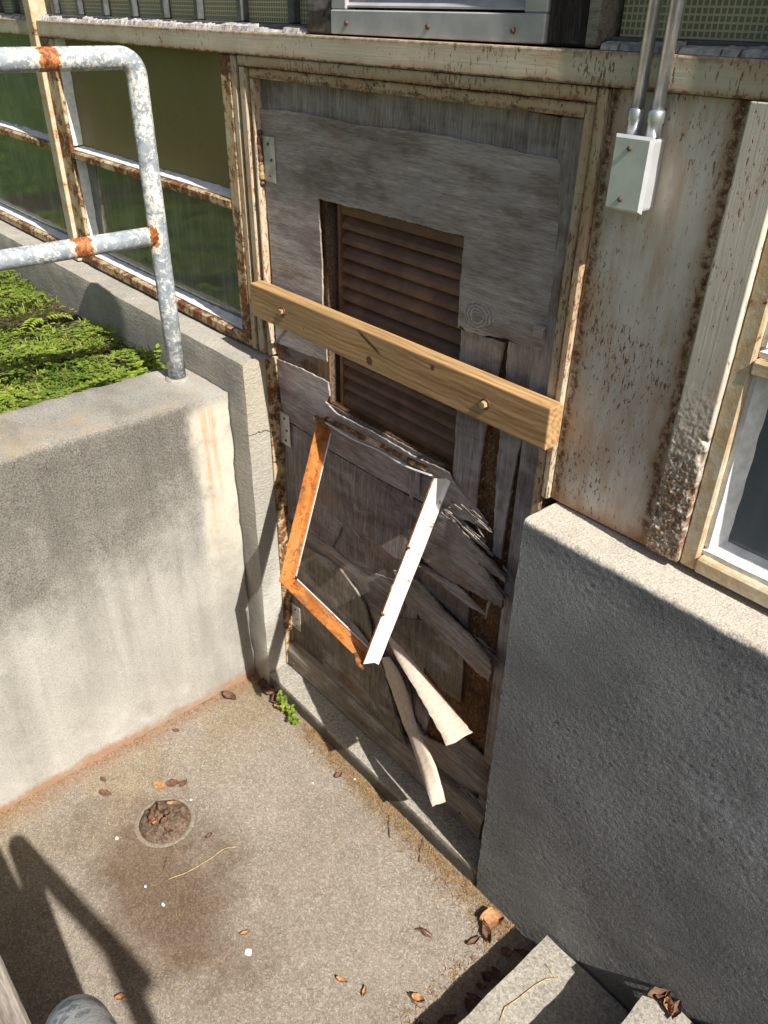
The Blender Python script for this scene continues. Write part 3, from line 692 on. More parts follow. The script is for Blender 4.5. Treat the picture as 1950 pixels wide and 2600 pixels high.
# bare inner ply patch at the left, base ply behind the lower sheets
sheet('inner_ply', dq(Z5, .003, (236, 600), (556, 730), (560, 890), (250, 760)), .0045, .005, 'ply_brown', D, .0004, 5)
sheet('inner_ply', [(.010, .09), (.62, .09), (.645, .30), (.60, .52), (.56, .70), (.60, .90), (.64, OZ0 - .004), (OX0 - .01, OZ0 - .004), (OX0 - .01, 1.16), (.010, 1.16)], .006, .004, 'ply_dark', D, .001, 6)
# lower face: torn sheets, one over the other
sheet('veneer', dq(Z5, 0, (248, 735), (400, 795), (556, 878), (566, 960)) + [(OX0 - .002, OZ0 + .004), (OX0 + .05, OZ0 - .012), (.40, OZ0 - .008), (.55, OZ0 - .014), (OX1 + .002, OZ0 - .006)]
      + dq(ZA, 0, (322, 700), (420, 830), (520, 930), (600, 1040), (500, 985), (572, 1082), (460, 1020), (380, 1000), (582, 1190), (440, 1085), (330, 1010), (200, 930)) + dq(ZC, 0, (1100, 800), (800, 640), (560, 505), (390, 405), (280, 310), (70, 180), (48, 60)), -.0035, .005, 'ply_x', D, .0012, 7)
sheet('veneer', dq(ZC, 0, (58, 190), (280, 325), (390, 418), (560, 518), (800, 655), (1150, 850), (1380, 990), (1300, 1110), (1160, 1130), (960, 1235), (905, 1210), (780, 1105), (650, 1010), (500, 980), (430, 1150), (330, 1085), (220, 1010), (95, 925)), -.001, .005, 'ply_dark', D, .0012, 8,
      tilt=lambda x, z: -.010 * max(0, min(1, (.86 - z) / .06)) if x > .35 else 0)
sheet('veneer', dq(ZA, 0, (40, 1040), (220, 935), (380, 1040), (500, 1160), (640, 1290), (803, 1450), (800, 1482), (700, 1415), (560, 1330), (640, 1392), (690, 1470), (782, 1585), (774, 1682), (690, 1640), (610, 1610), (520, 1570), (440, 1532), (200, 1432), (60, 1290)), -.006, .006, 'ply_diag', D, .0018, 9,
      tilt=lambda x, z: -.020 * max(0, (x - .66) / .2))['label'] = 'splintered veneer sheet torn towards the grey wall'
sheet('veneer', dq(ZA, .003, (10, 1350), (200, 1430), (440, 1532), (446, 1700), (430, 1880), (290, 1740), (130, 1590), (0, 1450)), .003, .006, 'ply_dark', D, .0008, 10)
sheet('splinter', dq(ZA, -.01, (40, 1380), (250, 1475), (400, 1570), (575, 1752), (582, 1775), (430, 1690), (240, 1540)), -.012, .003, 'ply_diag', D, .0012, 11)
sheet('splinter', dq(ZA, -.01, (612, 1612), (632, 1620), (590, 1800), (572, 1800)), -.013, .003, 'ply_z', D, .0008, 12)
sheet('veneer', dq(ZB, 0, (330, -330), (474, -288), (600, -160), (760, 0), (900, 105), (1060, 245), (1160, 340), (1176, 440), (1152, 520), (1000, 420), (860, 290), (720, 175), (560, 60), (420, -80)), -.008, .006, 'ply_diag', D, .0014, 13,
      tilt=lambda x, z: -.025 * max(0, (x - .62) / .25))
sheet('veneer', dq(ZB, .002, (330, 60), (560, 80), (720, 165), (880, 310), (868, 500), (850, 742), (700, 640), (500, 380), (300, 160)), .0015, .005, 'ply_olive', D, .0008, 14)
sheet('veneer', dq(ZC, 0, (95, 935), (220, 1140), (400, 1240), (490, 1312), (560, 1400), (620, 1470), (690, 1580), (730, 1720), (760, 1900), (820, 2050), (870, 2210)) + dq(ZB, 0, (330, 660), (385, 850), (445, 1045), (500, 1200), (300, 1065), (0, 735)) + dq(ZC, 0, (400, 2130), (140, 1880), (120, 1500)), -.004, .006, 'ply_olive', D, .0012, 15,
      tilt=lambda x, z: -.014 * max(0, min(1, (x - .28) / .2)) * max(0, min(1, (.75 - z) / .2)))
sheet('veneer', dq(ZC, 0, (100, 940), (330, 1095), (430, 1160), (520, 1250), (640, 1310), (930, 1420), (960, 1600), (860, 1800), (780, 1960), (745, 1760), (690, 1600), (560, 1395), (440, 1290), (225, 1150)), .002, .004, 'ply_diag', D, .001, 16)
sheet('veneer', dq(ZB, 0, (255, 370), (420, 540), (455, 700), (475, 860), (560, 1000), (740, 1090), (880, 1020), (980, 1110), (1092, 1235), (1075, 1380), (1060, 1520), (1000, 1470), (960, 1440), (985, 1530), (930, 1490), (925, 1600), (850, 1530), (700, 1370), (560, 1230), (450, 1060), (380, 800), (300, 560)), -.003, .005, 'ply_diag', D, .0016, 17)['label'] = 'lowest veneer sheet, its corner split into dark splinters'
# hanging splinters under the opening
for i, (a, b, c_, d_) in enumerate((((1000, 1350), (1030, 1370), (1068, 1610), (1046, 1560)), ((1028, 1370), (1052, 1382), (1078, 1560), (1066, 1570)), ((1052, 1382), (1080, 1395), (1090, 1540), (1074, 1548)), ((1082, 1396), (1114, 1412), (1108, 1585), (1094, 1560)))):
    sheet('splinter', dq(Z5, -.008, a, b, c_, d_), -.010 - .0012 * i, .002, 'ply_z', D, .001, 30 + i)
for i, (pp, rot) in enumerate((((230, 930, 330, 1000), 0), ((255, 880, 320, 930), 0), ((300, 860, 390, 930), 0), ((470, 960, 590, 1060), 0), ((500, 1040, 585, 1180), 0), ((560, 1330, 700, 1440), 0), ((600, 1380, 790, 1490), 0), ((430, 1110, 560, 1210), 0), ((520, 1180, 640, 1290), 0))):
    a = on_y(*q(ZA, pp[0], pp[1]), -.008); b = on_y(*q(ZA, pp[2], pp[3]), -.013)
    tube('splinter', [a, a.lerp(b, .5) + Vector((0, -.003, .001)), b], .002, 'ply_diag', D, 5, [.0012, .0024, .0006])
shard_zones = [(ZA, 430, 930, 600, 1080, 14), (ZA, 430, 1080, 620, 1290, 16), (ZA, 600, 1340, 800, 1500, 12), (ZA, 640, 1500, 780, 1680, 8), (ZB, 1010, 250, 1165, 420, 10), (ZB, 860, 1430, 1050, 1600, 16), (ZA, 200, 880, 330, 1010, 8), (ZC, 480, 980, 760, 1120, 6)]
for Z, xa, ya, xb, yb_, cnt in shard_zones:
    for i in range(cnt):
        t_ = random.random(); px, py = xa + (xb - xa) * t_ + random.uniform(-18, 18), ya + (yb_ - ya) * t_ + random.uniform(-18, 18)
        a = on_y(*q(Z, px, py), -.009 - .012 * random.random()); L = random.uniform(.018, .055); ang = random.uniform(-.28, .12)
        d = Vector((math.cos(ang), -random.uniform(.0, .22), math.sin(ang))); w_ = random.uniform(.0008, .0028); up = Vector((0, 0, 1)) * w_; bk = Vector((0, .0016, 0))
        bm = bmesh.new(); v = [bm.verts.new(p_) for p_ in (a - d * L * .6 - up, a - d * L * .6 + up, a + d * L * .1 + up * .8, a + d * L * .4, a + d * L * .1 - up * .8)]; v2 = [bm.verts.new(k_.co + bk) for k_ in v]
        bm.faces.new(v); bm.faces.new(v2[::-1])
        for k_ in range(5): bm.faces.new((v[k_], v[(k_ + 1) % 5], v2[(k_ + 1) % 5], v2[k_]))
        if a.x + d.x * L * .4 < .95: from_bm(bm, 'splinter', random.choice(('ply_diag', 'ply_z', 'pale' if random.random() < .25 else 'ply_diag')), D)
        else: bm.free()
# frayed fibres hanging in the torn core
bm = bmesh.new(); tones = []
for i in range(420):
    zc = random.uniform(.55, 1.33)
    pl = random.choice((ZA,)); p = on_y(*q(ZA, *random.choice(((random.uniform(520, 660), random.uniform(330, 1180)), (random.uniform(740, 880), random.uniform(420, 1380)), (random.uniform(450, 740), random.uniform(1600, 2000))))), .008)
    a = Vector((p.x, .0085, p.z)); d = Vector((random.uniform(-1, 1), -random.uniform(.2, .9), random.uniform(-1.2, .6))).normalized() * random.uniform(.004, .013)
    s = d.cross(Vector((0, 1, 0))).normalized() * .0005
    if a.x > .845: continue
    bm.faces.new([bm.verts.new(v) for v in (a - s, a + s, a + d)])
from_bm(bm, 'torn_fibre', 'straw', D, kind='stuff')
# bottom rail with sloping top
bm = bmesh.new()
prof = [(.002, .064), (-.030, .064), (-.034, .070), (-.032, .128), (-.022, .150), (.002, .156)]
xs_ = [.011 + (.895 - .011) * i / 30 for i in range(31)]; rows = []
for x in xs_:
    rows.append([bm.verts.new((x, yy + .0015 * mnoise.noise(Vector((x * 9, k, 0))), zz + (.0015 * mnoise.noise(Vector((x * 7, k, 3))) if k > 1 else 0))) for k, (yy, zz) in enumerate(prof)])
for u, v in zip(rows, rows[1:]):
    for k in range(len(prof)): bm.faces.new((u[k], u[(k + 1) % 6], v[(k + 1) % 6], v[k]))
bm.faces.new(rows[0]); bm.faces.new(rows[-1]); from_bm(bm, 'bottom_rail', 'wood_rail', D)
for x, z in ((.040, .088), (.40, .103), (.82, .10)): screw(x, -.0335, z, .004, D, 'screw', 'nail')
# louver in the opening
LV = bpy.data.objects.new('louver', None); COL.objects.link(LV); LV.parent = D; LV.location = Vector(((OX0 + OX1) / 2, .04, OZ0)) - wloc(D); LV['label'] = 'brown metal louver set in the door opening'
box('frame', OX0 + .024, OX0 + .034, .026, .066, OZ0 + .0, OZ1 - .004, 'slat', LV, .001); box('frame', OX1 - .012, OX1 - .002, .026, .066, OZ0, OZ1 - .004, 'slat', LV, .001)
box('frame', OX0 + .0345, OX1 - .0125, .028, .066, OZ1 - .028, OZ1 - .004, 'slat', LV, .001); box('frame', OX0 + .0345, OX1 - .0125, .028, .066, OZ0, OZ0 + .018, 'slat', LV, .001)
for k in range(14):
    z0 = OZ0 + .016 + k * .0325; bm = bmesh.new()
    pr_ = [(.0310, z0 - .004), (.0285, z0 + .0000), (.0310, z0 + .008), (.058, z0 + .038), (.0625, z0 + .039), (.0600, z0 + .034), (.0345, z0 + .004)]
    rw_ = [[bm.verts.new((x, a, b)) for a, b in pr_] for x in (OX0 + .035, OX1 - .013)]
    for i in range(len(pr_)): bm.faces.new((rw_[0][i], rw_[0][(i + 1) % 7], rw_[1][(i + 1) % 7], rw_[1][i]))
    bm.faces.new(rw_[0]); bm.faces.new(rw_[1]); from_bm(bm, 'slat', 'slat', LV)
box('reveal_shade', OX0 + .0002, OX0 + .0035, .0105, .0515, OZ0, OZ1 - .001, 'mud_shade', D, 0); box('reveal_shade', OX0 + .004, OX1 - .0005, .0105, .0515, OZ1 - .0035, OZ1 - .0002, 'mud_shade', D, 0)  # dark lining strips standing for the unlit fibre edges of the opening
# cobweb fluff and dirt along the lower lip of the opening
bm = bmesh.new()
for i in range(900):
    x = random.uniform(OX0 + .004, OX1 - .004); a = Vector((x, random.uniform(-.004, .030), OZ0 + random.uniform(-.012, .006))); d = Vector((random.uniform(-1, 1), random.uniform(-.8, .3), random.uniform(-.3, .8))) * random.uniform(.004, .014)
    s = d.cross(Vector((.3, 1, .2))).normalized() * .0007; bm.faces.new([bm.verts.new(v) for v in (a - s, a + s, a + d)])
from_bm(bm, 'lint', M['mud_shade'], D, kind='stuff')
# hinges
def hinge(z, wide=.046, h=.098):
    H = bpy.data.objects.new('hinge', None); COL.objects.link(H); H.parent = D; H.location = Vector((.01, -.01, z)) - wloc(D)
    bm = bmesh.new(); add_box(bm, .010, .010 + wide, -.0075, -.0045, z, z + h, .0012); from_bm(bm, 'hinge_leaf', 'hinge', H)
    pts, rs = [], []
    for k in range(5):
        a = z + h * k / 5
        for t_, r_ in ((.02, .0062), (.05, .0076), (.15, .0076), (.18, .0062)): pts.append((.003, -.0440 + .034, a + h * t_)); rs.append(r_)
    tube('hinge_barrel', pts, .007, 'barrel', H, 12, rs)
    for zz in (z - .012, z + h):
        tube('hinge_tip', [(.003, -.010, zz + .001), (.003, -.010, zz + .004), (.003, -.010, zz + .008), (.003, -.010, zz + .011)], .005, 'screw', H, 10, [.004, .0068, .0068, .003])
    for u, v in ((.55, .16), (.72, .5), (.5, .84)): screw(.010 + wide * u, -.0076, z + h * v, .0038, H)
for z in (1.602, .905, .222): hinge(z)
# small square fitting and stray curl on the veneer
p = on_y(*q(Z6, 282, 572), -.012); box('latch_plate', p.x - .011, p.x + .011, -.016, -.0085, p.z - .011, p.z + .011, 'ply_x', D, .001)

# ================================================================== BOARD ACROSS THE DOOR
P = thing('timber_board', (.478, -.037, 1.285), 'new yellow-brown timber board bolted level across the door', 'board')
bm = bmesh.new(); add_box(bm, .001, .955, -.066, -.028, 1.286, 1.3685, .003, 2); from_bm(bm, 'plank', 'lumber', P)
for x, z in ((.142, 1.331), (.806, 1.325)):
    bm = bmesh.new(); add_tube(bm, [(x, -.0655, z), (x, -.0685, z)], .0115, 18); from_bm(bm, 'washer', 'screw', P)
    bm = bmesh.new(); add_tube(bm, [(x, -.0682, z), (x, -.0762, z)], .0075, 6); from_bm(bm, 'bolt_head', 'barrel', P)
    bm = bmesh.new(); add_tube(bm, [(x, -.028, z), (x, .012, z)], .005, 8); from_bm(bm, 'bolt_shank', 'screw', P)

# ================================================================== HANGING LOUVER FRAME
F = thing('vent_frame', (.45, -.11, .60), 'loose steel vent frame, orange rust and white, hanging off the door', 'frame')
TL, TR, BR, BL = on_y(806, 1062, -.030), on_y(1102, 1212, -.056), on_y(921, 1686, -.205), on_y(708, 1475, -.192)
ctr = (TL + TR + BR + BL) / 4; nrm = (TR - TL).cross(BL - TL).normalized()
if nrm.y > 0: nrm = -nrm
def member(name, a, b, dep, fl, mat, m=(0, 0), n=14, bend=None, ragged=(0, 0), th=.0022, lean=0.0, **k):
    """angle-section bar of the frame: a-b is its front edge, the wall goes dep back, the rear flange fl inwards (negative: outwards)"""
    d = (b - a).normalized(); inw = nrm.cross(d).normalized()
    if inw.dot(ctr - a) < 0: inw = -inw
    s_ = 1 if fl > 0 else -1
    sec = [(0, 0), (s_ * th, 0), (s_ * th + lean, dep - th), (fl, dep - th + abs(fl) * .35), (fl, dep + abs(fl) * .35), (lean, dep)]
    bm = bmesh.new(); rows = []
    for i in range(n + 1):
        t_ = i / n; p = a.lerp(b, t_); row = []
        for u, v in sec:
            mi = (u * m[0] if i == 0 else 0) - (u * m[1] if i == n else 0) + (ragged[0] * random.uniform(-1, 1) if i == 0 else 0) + (ragged[1] * random.uniform(-1, 1) if i == n else 0)
            off = bend(t_) if bend else Vector((0, 0, 0))
            row.append(bm.verts.new(p + inw * u - nrm * v + d * mi + off + Vector((mnoise.noise(p * 25), mnoise.noise(p * 27), 0)) * .0008))
        rows.append(row)
    for u, v in zip(rows, rows[1:]):
        for kx in range(6): bm.faces.new((u[kx], u[(kx + 1) % 6], v[(kx + 1) % 6], v[kx]))
    bm.faces.new(rows[0]); bm.faces.new(rows[-1])
    return from_bm(bm, name, mat, F, **k)
member('frame_bar', TL, BL, .036, .013, 'orange', (0, 1), ragged=(.006, 0))['label'] = 'orange rusted side of the frame'
member('frame_bar', BL, BR, .034, .013, 'orange', (1, 1))['label'] = 'orange rusted lower side of the frame'
member('frame_bar', BR, TR, .038, -.012, 'white', (0, 0), ragged=(.003, .005))['label'] = 'white enamelled side of the frame'
tube('rusted_edge', [BR.lerp(TR, k / 8) + nrm * .001 for k in range(9)], .0022, 'rusty_dk', F, 6)
member('frame_bar', TL.lerp(TR, .05), TL.lerp(TR, .97), .012, .005, 'white', (0, 0), bend=lambda t_: Vector((0, -.003 * math.sin(t_ * 9), -.006 * math.sin(t_ * math.pi) + .002 * math.sin(t_ * 14))))['label'] = 'thin bent upper lip of the frame'
bm = bmesh.new()   # torn insulation rolled along the top bar
inn = (BL - TL).normalized()
add_tube(bm, [TL.lerp(TR, .06 + .86 * i / 24) + Vector((0, .010 + .002 * mnoise.noise(Vector((i * .7, 0, 0))), .004 + .004 * mnoise.noise(Vector((i * .5, 4, 0))))) for i in range(25)], .006, 8, True, [.004 + .004 * abs(mnoise.noise(Vector((i * .6, 2, 7)))) + .002 for i in range(25)])
from_bm(bm, 'bent_lip', 'rusty', F, smooth=True)
def lip(a, b, off, w_):   # thin white inner lips
    d = (b - a).normalized(); inw = nrm.cross(d); inw = inw if inw.dot(ctr - a) > 0 else -inw
    bm = bmesh.new(); a2 = a + inw * off + d * .02 - nrm * .041; b2 = b + inw * off - d * .02 - nrm * .041
    vs = [bm.verts.new(v) for v in (a2, b2, b2 + inw * w_, a2 + inw * w_)]; f = bm.faces.new(vs); r_ = bmesh.ops.extrude_face_region(bm, geom=[f])
    for v in r_['geom']:
        if isinstance(v, bmesh.types.BMVert): v.co -= nrm * .0015
    from_bm(bm, 'inner_lip', 'white', F)
lip(TL, BL, .0132, .004); lip(BL, BR, .0132, .004)
for t_ in (.30, .66):
    p = BR.lerp(TR, t_) ; d = (TR - BR).normalized(); o_ = d.cross(nrm).normalized(); o_ = o_ if o_.x > 0 else -o_
    tube('clip', [p - o_ * .004 + nrm * .001, p + o_ * .004 + nrm * .004, p + o_ * .010 + nrm * .001], .003, 'rusty_dk', F, 6)
tube('torn_corner', [TL + Vector((-.006, -.004, -.004)), TL + Vector((.008, -.010, .006)), TL + Vector((.026, -.004, .004)), TL + Vector((.038, .002, -.008))], .006, 'rusty', F, 7, [.003, .009, .007, .003])
tube('torn_corner', [BR + Vector((-.03, .0, .016)), BR + Vector((-.012, -.004, -.006)), BR + Vector((.006, -.004, -.010))], .006, 'rusty_dk', F, 7, [.004, .008, .003])

# ================================================================== PEELED STRIPS hanging from the door (parts of the door)
def ribbon(name, pts, ws, th, mat, parent, wdir=None, n=60, **k):
    """curling strip: centre line pts (left edge, right edge pairs)"""
    bm = bmesh.new(); rows = []
    def cr(seq, t_):
        m = len(seq) - 1; f = t_ * m; i = min(int(f), m - 1); u = f - i
        p0, p1, p2, p3 = seq[max(i - 1, 0)], seq[i], seq[i + 1], seq[min(i + 2, m)]
        return .5 * ((2 * p1) + (-p0 + p2) * u + (2 * p0 - 5 * p1 + 4 * p2 - p3) * u * u + (-p0 + 3 * p1 - 3 * p2 + p3) * u ** 3)
    for i in range(n + 1):
        a = cr(pts, i / n); b = cr(ws, i / n); mid = (a + b) / 2
        w_ = (b - a) * .035; a = a + w_ * mnoise.noise(a * 70) + w_ * .5 * mnoise.noise(a * 190); b = b + w_ * mnoise.noise(b * 70) + w_ * .5 * mnoise.noise(b * 190)
        rows.append((a, a.lerp(b, .33), a.lerp(b, .67), b))
    nr_ = [(rows[min(i + 1, n)][0] - rows[max(i - 1, 0)][0]).cross(rows[i][3] - rows[i][0]).normalized() for i in range(n + 1)]
    fr = [[bm.verts.new(p + (Vector((random.uniform(-.005, .003), 0, random.uniform(-.006, .004))) if i == n else Vector())) for p in r_] for i, r_ in enumerate(rows)]
    bk = [[bm.verts.new(v.co + nr_[i] * th) for v in r_] for i, r_ in enumerate(fr)]
    for i in range(n):
        for j in range(3):
            bm.faces.new((fr[i][j], fr[i][j + 1], fr[i + 1][j + 1], fr[i + 1][j])); bm.faces.new((bk[i][j], bk[i + 1][j], bk[i + 1][j + 1], bk[i][j + 1]))
        bm.faces.new((fr[i][0], fr[i + 1][0], bk[i + 1][0], bk[i][0])); bm.faces.new((fr[i][3], bk[i][3], bk[i + 1][3], fr[i + 1][3]))
    for i in (0, n):
        for j in range(3): bm.faces.new((fr[i][j], bk[i][j], bk[i][j + 1], fr[i][j + 1]))
    return from_bm(bm, name, mat, parent, smooth=True, **k)
def pq(Z, lst): return [on_y(*q(Z, a, b), y) for a, b, y in lst]
ribbon('peeled_strip', pq(ZB, [(262, 215, -.050), (330, 370, -.086), (480, 620, -.124), (620, 860, -.152), (742, 1090, -.172)]),
       pq(ZB, [(285, 205, -.046), (420, 345, -.066), (640, 610, -.082), (840, 850, -.094), (950, 985, -.104)]), .0016, 'pale', D)['label'] = 'wide pale strip of veneer peeled away and hanging in the sun'
ribbon('peeled_strip', pq(ZB, [(190, 380, -.012), (270, 560, -.022), (340, 760, -.040), (400, 930, -.062), (455, 1060, -.090), (540, 1320, -.118), (626, 1580, -.140)]),
       pq(ZB, [(280, 370, -.012), (375, 520, -.020), (440, 700, -.036), (495, 900, -.056), (535, 1010, -.076), (648, 1230, -.092), (732, 1530, -.102)]), .0016, 'pale', D)['label'] = 'narrow pale strip of veneer hanging down over the bottom rail'
sheet('veneer', dq(ZB, -.004, (0, 60), (60, 120), (150, 240), (210, 340), (280, 480), (320, 640), (365, 840), (430, 1010), (380, 900), (300, 700), (200, 420), (90, 230), (0, 110)), -.021, .002, 'ply_dark', D, .001, 41)

# ================================================================== JUNCTION BOX AND CONDUITS
J = thing('junction_box', (1.02, -.03, 1.70), 'grey metal electrical box with rusty screws under two conduits', 'junction box')
bm = bmesh.new()
x0, x1, z0, z1, yb, yf = .9895, 1.0525, 1.7055, 1.8065, -.0165, -.0555
add_box(bm, x0 + .003, x1 - .003, yf + .005, yb, z0 + .003, z1 - .003, .004, 2); from_bm(bm, 'box_body', 'boxsteel', J)
bm = bmesh.new(); v = [bm.verts.new(p) for p in ((x0, yf + .006, z0), (x1, yf + .006, z0), (x1, yf + .006, z1), (x0, yf + .006, z1), (x0 + .004, yf, z0 + .004), (x1 - .004, yf, z0 + .004), (x1 - .004, yf, z1 - .004), (x0 + .004, yf, z1 - .004))]
for f in ((4, 5, 6, 7), (0, 1, 5, 4), (1, 2, 6, 5), (2, 3, 7, 6), (3, 0, 4, 7), (3, 2, 1, 0)): bm.faces.new([v[i] for i in f])
from_bm(bm, 'cover_plate', 'boxsteel', J)
screw(1.0185, yf - .0003, 1.790, .004, J); screw(1.0165, yf - .0003, 1.722, .004, J)
for x in (1.006, 1.038):
    tube('conduit_fitting', [(x, -.034, 1.8055), (x, -.034, 1.822), (x, -.034, 1.824), (x, -.034, 1.836), (x, -.034, 1.839)], .011, 'galv', J, 16, [.0108, .0100, .0113, .0113, .0096])
for x, zt, g in ((1.006, 3.2, 'left of the pair'), (1.038, 3.2, 'x')):
    c = tube('conduit', [(x, -.034, 1.8385), (x + .001, -.034, 2.2), (x, -.034, zt)], .0088, 'galv', None, 18)
    tag(c, 'bare galvanised conduit rising from the ' + ('door side' if x < 1.02 else 'window side') + ' of the junction box', 'conduit', 'conduits above the junction box')

# ================================================================== RAILINGS
RL = thing('pipe_railing', (-.25, -.6, LWT), 'chipped grey and white pipe railing with rust spots on the low wall', 'railing')
RX, PY0, ZT, ZM, RR = -.250, -.172, 1.848, 1.452, .0241
pts = [(RX, PY0, LWT - .02), (RX, PY0, 1.30), (RX, PY0, 1.60), (RX, PY0, ZT - .036)]
for k in range(1, 8):
    a = math.pi / 2 * k / 8; pts.append((RX, PY0 - .036 * (1 - math.cos(a)), ZT - .036 + .036 * math.sin(a)))
pts += [(RX, PY0 - .036, ZT)] + [(RX, PY0 - .036 - .1 * k, ZT) for k in range(1, 13)]
tube('rail_tube', pts, RR, 'rail', RL, 24)
tube('rail_tube', [(RX, PY0 - .01 - .11 * k, ZM) for k in range(12)], RR * .96, 'rail', RL, 24)
tube('rail_post', [(RX, -1.24, LWT - .02), (RX, -1.24, ZT + .0)], RR, 'rail', RL, 20)
bm = bmesh.new(); add_tube(bm, [(RX, PY0, LWT - .004), (RX, PY0, LWT + .0045), (RX, PY0, LWT + .007)], .03, 20, True, [.036, .034, .026]); from_bm(bm, 'mortar_collar', 'conc', RL, smooth=True)
SR = thing('stair_handrail', (2.2, -1.088, .5), 'chipped pipe handrail rising along the stairs', 'railing')
EX, EZ, EY, sl_ = 1.300, 1.258, -1.0865, .66
dirn = Vector((1, 0, sl_)).normalized(); pts = [(EX, EY, .30), (EX, EY, .9), (EX, EY, EZ - .05)]
for k in range(1, 8):
    a = k / 8; p0, p1, p2 = Vector((EX, EY, EZ - .05)), Vector((EX, EY, EZ)), Vector((EX, EY, EZ)) + dirn * .05
    pts.append(p0 * (1 - a) ** 2 + p1 * 2 * a * (1 - a) + p2 * a * a)
pts += [Vector((EX, EY, EZ)) + dirn * s for s in (.05, .15, .3, .6, 1.0, 1.5, 2.0)]
tube('rail_tube', pts, RR, 'rail', SR, 24)
tube('rail_post', [(EX + 1.3, EY, .55), (EX + 1.3, EY, EZ + sl_ * 1.3)], RR, 'rail', SR, 16)
box('weathered_plank', -.07, 2.0, -1.1345, -1.1125, .985, 1.125, 'wood_rail', None, .003, label='weathered timber plank fixed along the top of the stairwell wall, lengthened for its shadow', cat='plank')  # run on past its visible end so its shadow darkens the landing

# ================================================================== DRAIN
DR = thing('floor_drain', (.250, -.632, 0), 'round floor drain clogged with leaves and dirt in the landing', 'drain')
bm = bmesh.new(); n = 40; prof = [(.084, .0008), (.080, .0022), (.074, .0020), (.071, .0006)]
rings = [[bm.verts.new((.250 + math.cos(2 * math.pi * k / n) * r_, -.632 + math.sin(2 * math.pi * k / n) * r_, zz)) for k in range(n)] for r_, zz in prof]
for a, b in zip(rings, rings[1:]):
    for k in range(n): bm.faces.new((a[k], a[(k + 1) % n], b[(k + 1) % n], b[k]))
M['rim'] = mat_concrete('tan_drain_rim', (.16, .13, .10), (.29, .245, .19)); from_bm(bm, 'rim', 'rim', DR, smooth=True)
bm = bmesh.new(); g = []
for j in range(10):
    r_ = .072 * (1 - j / 9.5); g.append([bm.verts.new((.250 + math.cos(2 * math.pi * k / n) * r_, -.632 + math.sin(2 * math.pi * k / n) * r_, .0012 + (.018 * (1 - (r_ / .072) ** 2) + .011 * (mnoise.noise(Vector((math.cos(2 * math.pi * k / n) * r_ * 45, math.sin(2 * math.pi * k / n) * r_ * 45, 1))) + .45) if j else 0))) for k in range(n)])
for a, b in zip(g, g[1:]):
    for k in range(n): bm.faces.new((a[k], a[(k + 1) % n], b[(k + 1) % n], b[k]))
from_bm(bm, 'muck', 'mud_shade', DR)

# ================================================================== DEBRIS
def leaf_mesh(L, W, curl, seed, lobes=0):
    rnd = random.Random(seed); bm = bmesh.new(); nu, nv = 10, 5; rows = []
    for i in range(nu + 1):
        u = i / nu; wv = W * math.sin(math.pi * min(1, max(.03, u)) ** .85) * (1 + lobes * math.sin(u * 17)); row = []
        for j in range(nv):
            s = j / (nv - 1) * 2 - 1
            row.append(bm.verts.new((L * (u - .5), s * wv * .5, .003 + curl * (abs(s) ** 1.6) * W * .6 + curl * .5 * (u - .5) ** 2 * L + .004 * mnoise.noise(Vector((u * 4, s * 2, seed))))))
        rows.append(row)
    for a, b in zip(rows, rows[1:]):
        for j in range(nv - 1): bm.faces.new((a[j], a[j + 1], b[j + 1], b[j]))
    zmin = min(v.co.z for v in bm.verts)
    for v in bm.verts: v.co.z -= zmin - .0012
    me = bpy.data.meshes.new('dead_leaf'); bm.to_mesh(me); bm.free(); me.polygons.foreach_set('use_smooth', [True] * len(me.polygons)); return me
def leaf(px, py, L, W, curl, rot, mat, label, seed, z=0.0, tilt=0, group='dead leaves on the landing'):
    p = on_z(px, py, z); me = leaf_mesh(L, W, curl, seed, .08); me.materials.append(M[mat])
    o = bpy.data.objects.new('dead_leaf', me); COL.objects.link(o); o.location = (p.x, p.y, z + abs(math.sin(tilt)) * W * .35); o.rotation_euler = (tilt, 0, rot)
    return tag(o, label, 'leaf', group)
leaf(1248, 2338, .062, .048, .5, .9, 'dead_o', 'large orange dead leaf against the grey wall by the first step', 1, 0, .25)
leaf(1234, 2372, .060, .022, .9, 2.6, 'dead_b', 'curled tan leaf lying half in the shadow of the first step', 2)
leaf(1203, 2393, .040, .014, .8, 1.4, 'dead_b', 'narrow brown leaf at the shadow edge of the first step', 3)
for i, (a, b, L, W, c, r_, m) in enumerate(((584, 1775, .055, .030, .9, .4, 'dead_b'), (670, 1745, .040, .024, .9, 2.1, 'dead_b'), (688, 1765, .048, .03, .8, .8, 'dead_b'), (700, 1785, .042, .03, .9, 2.8, 'dead_b'), (680, 1752, .036, .022, 1, 1.2, 'dead_b'), (706, 1800, .034, .02, .8, .2, 'dead_o'), (664, 1735, .032, .02, .9, 1.9, 'dead_b'))):
    leaf(a, b, L, W, c, r_, m, 'crinkled brown dead leaf in the corner by the door sill' if i else 'crinkled brown dead leaf at the foot of the low wall', 20 + i)
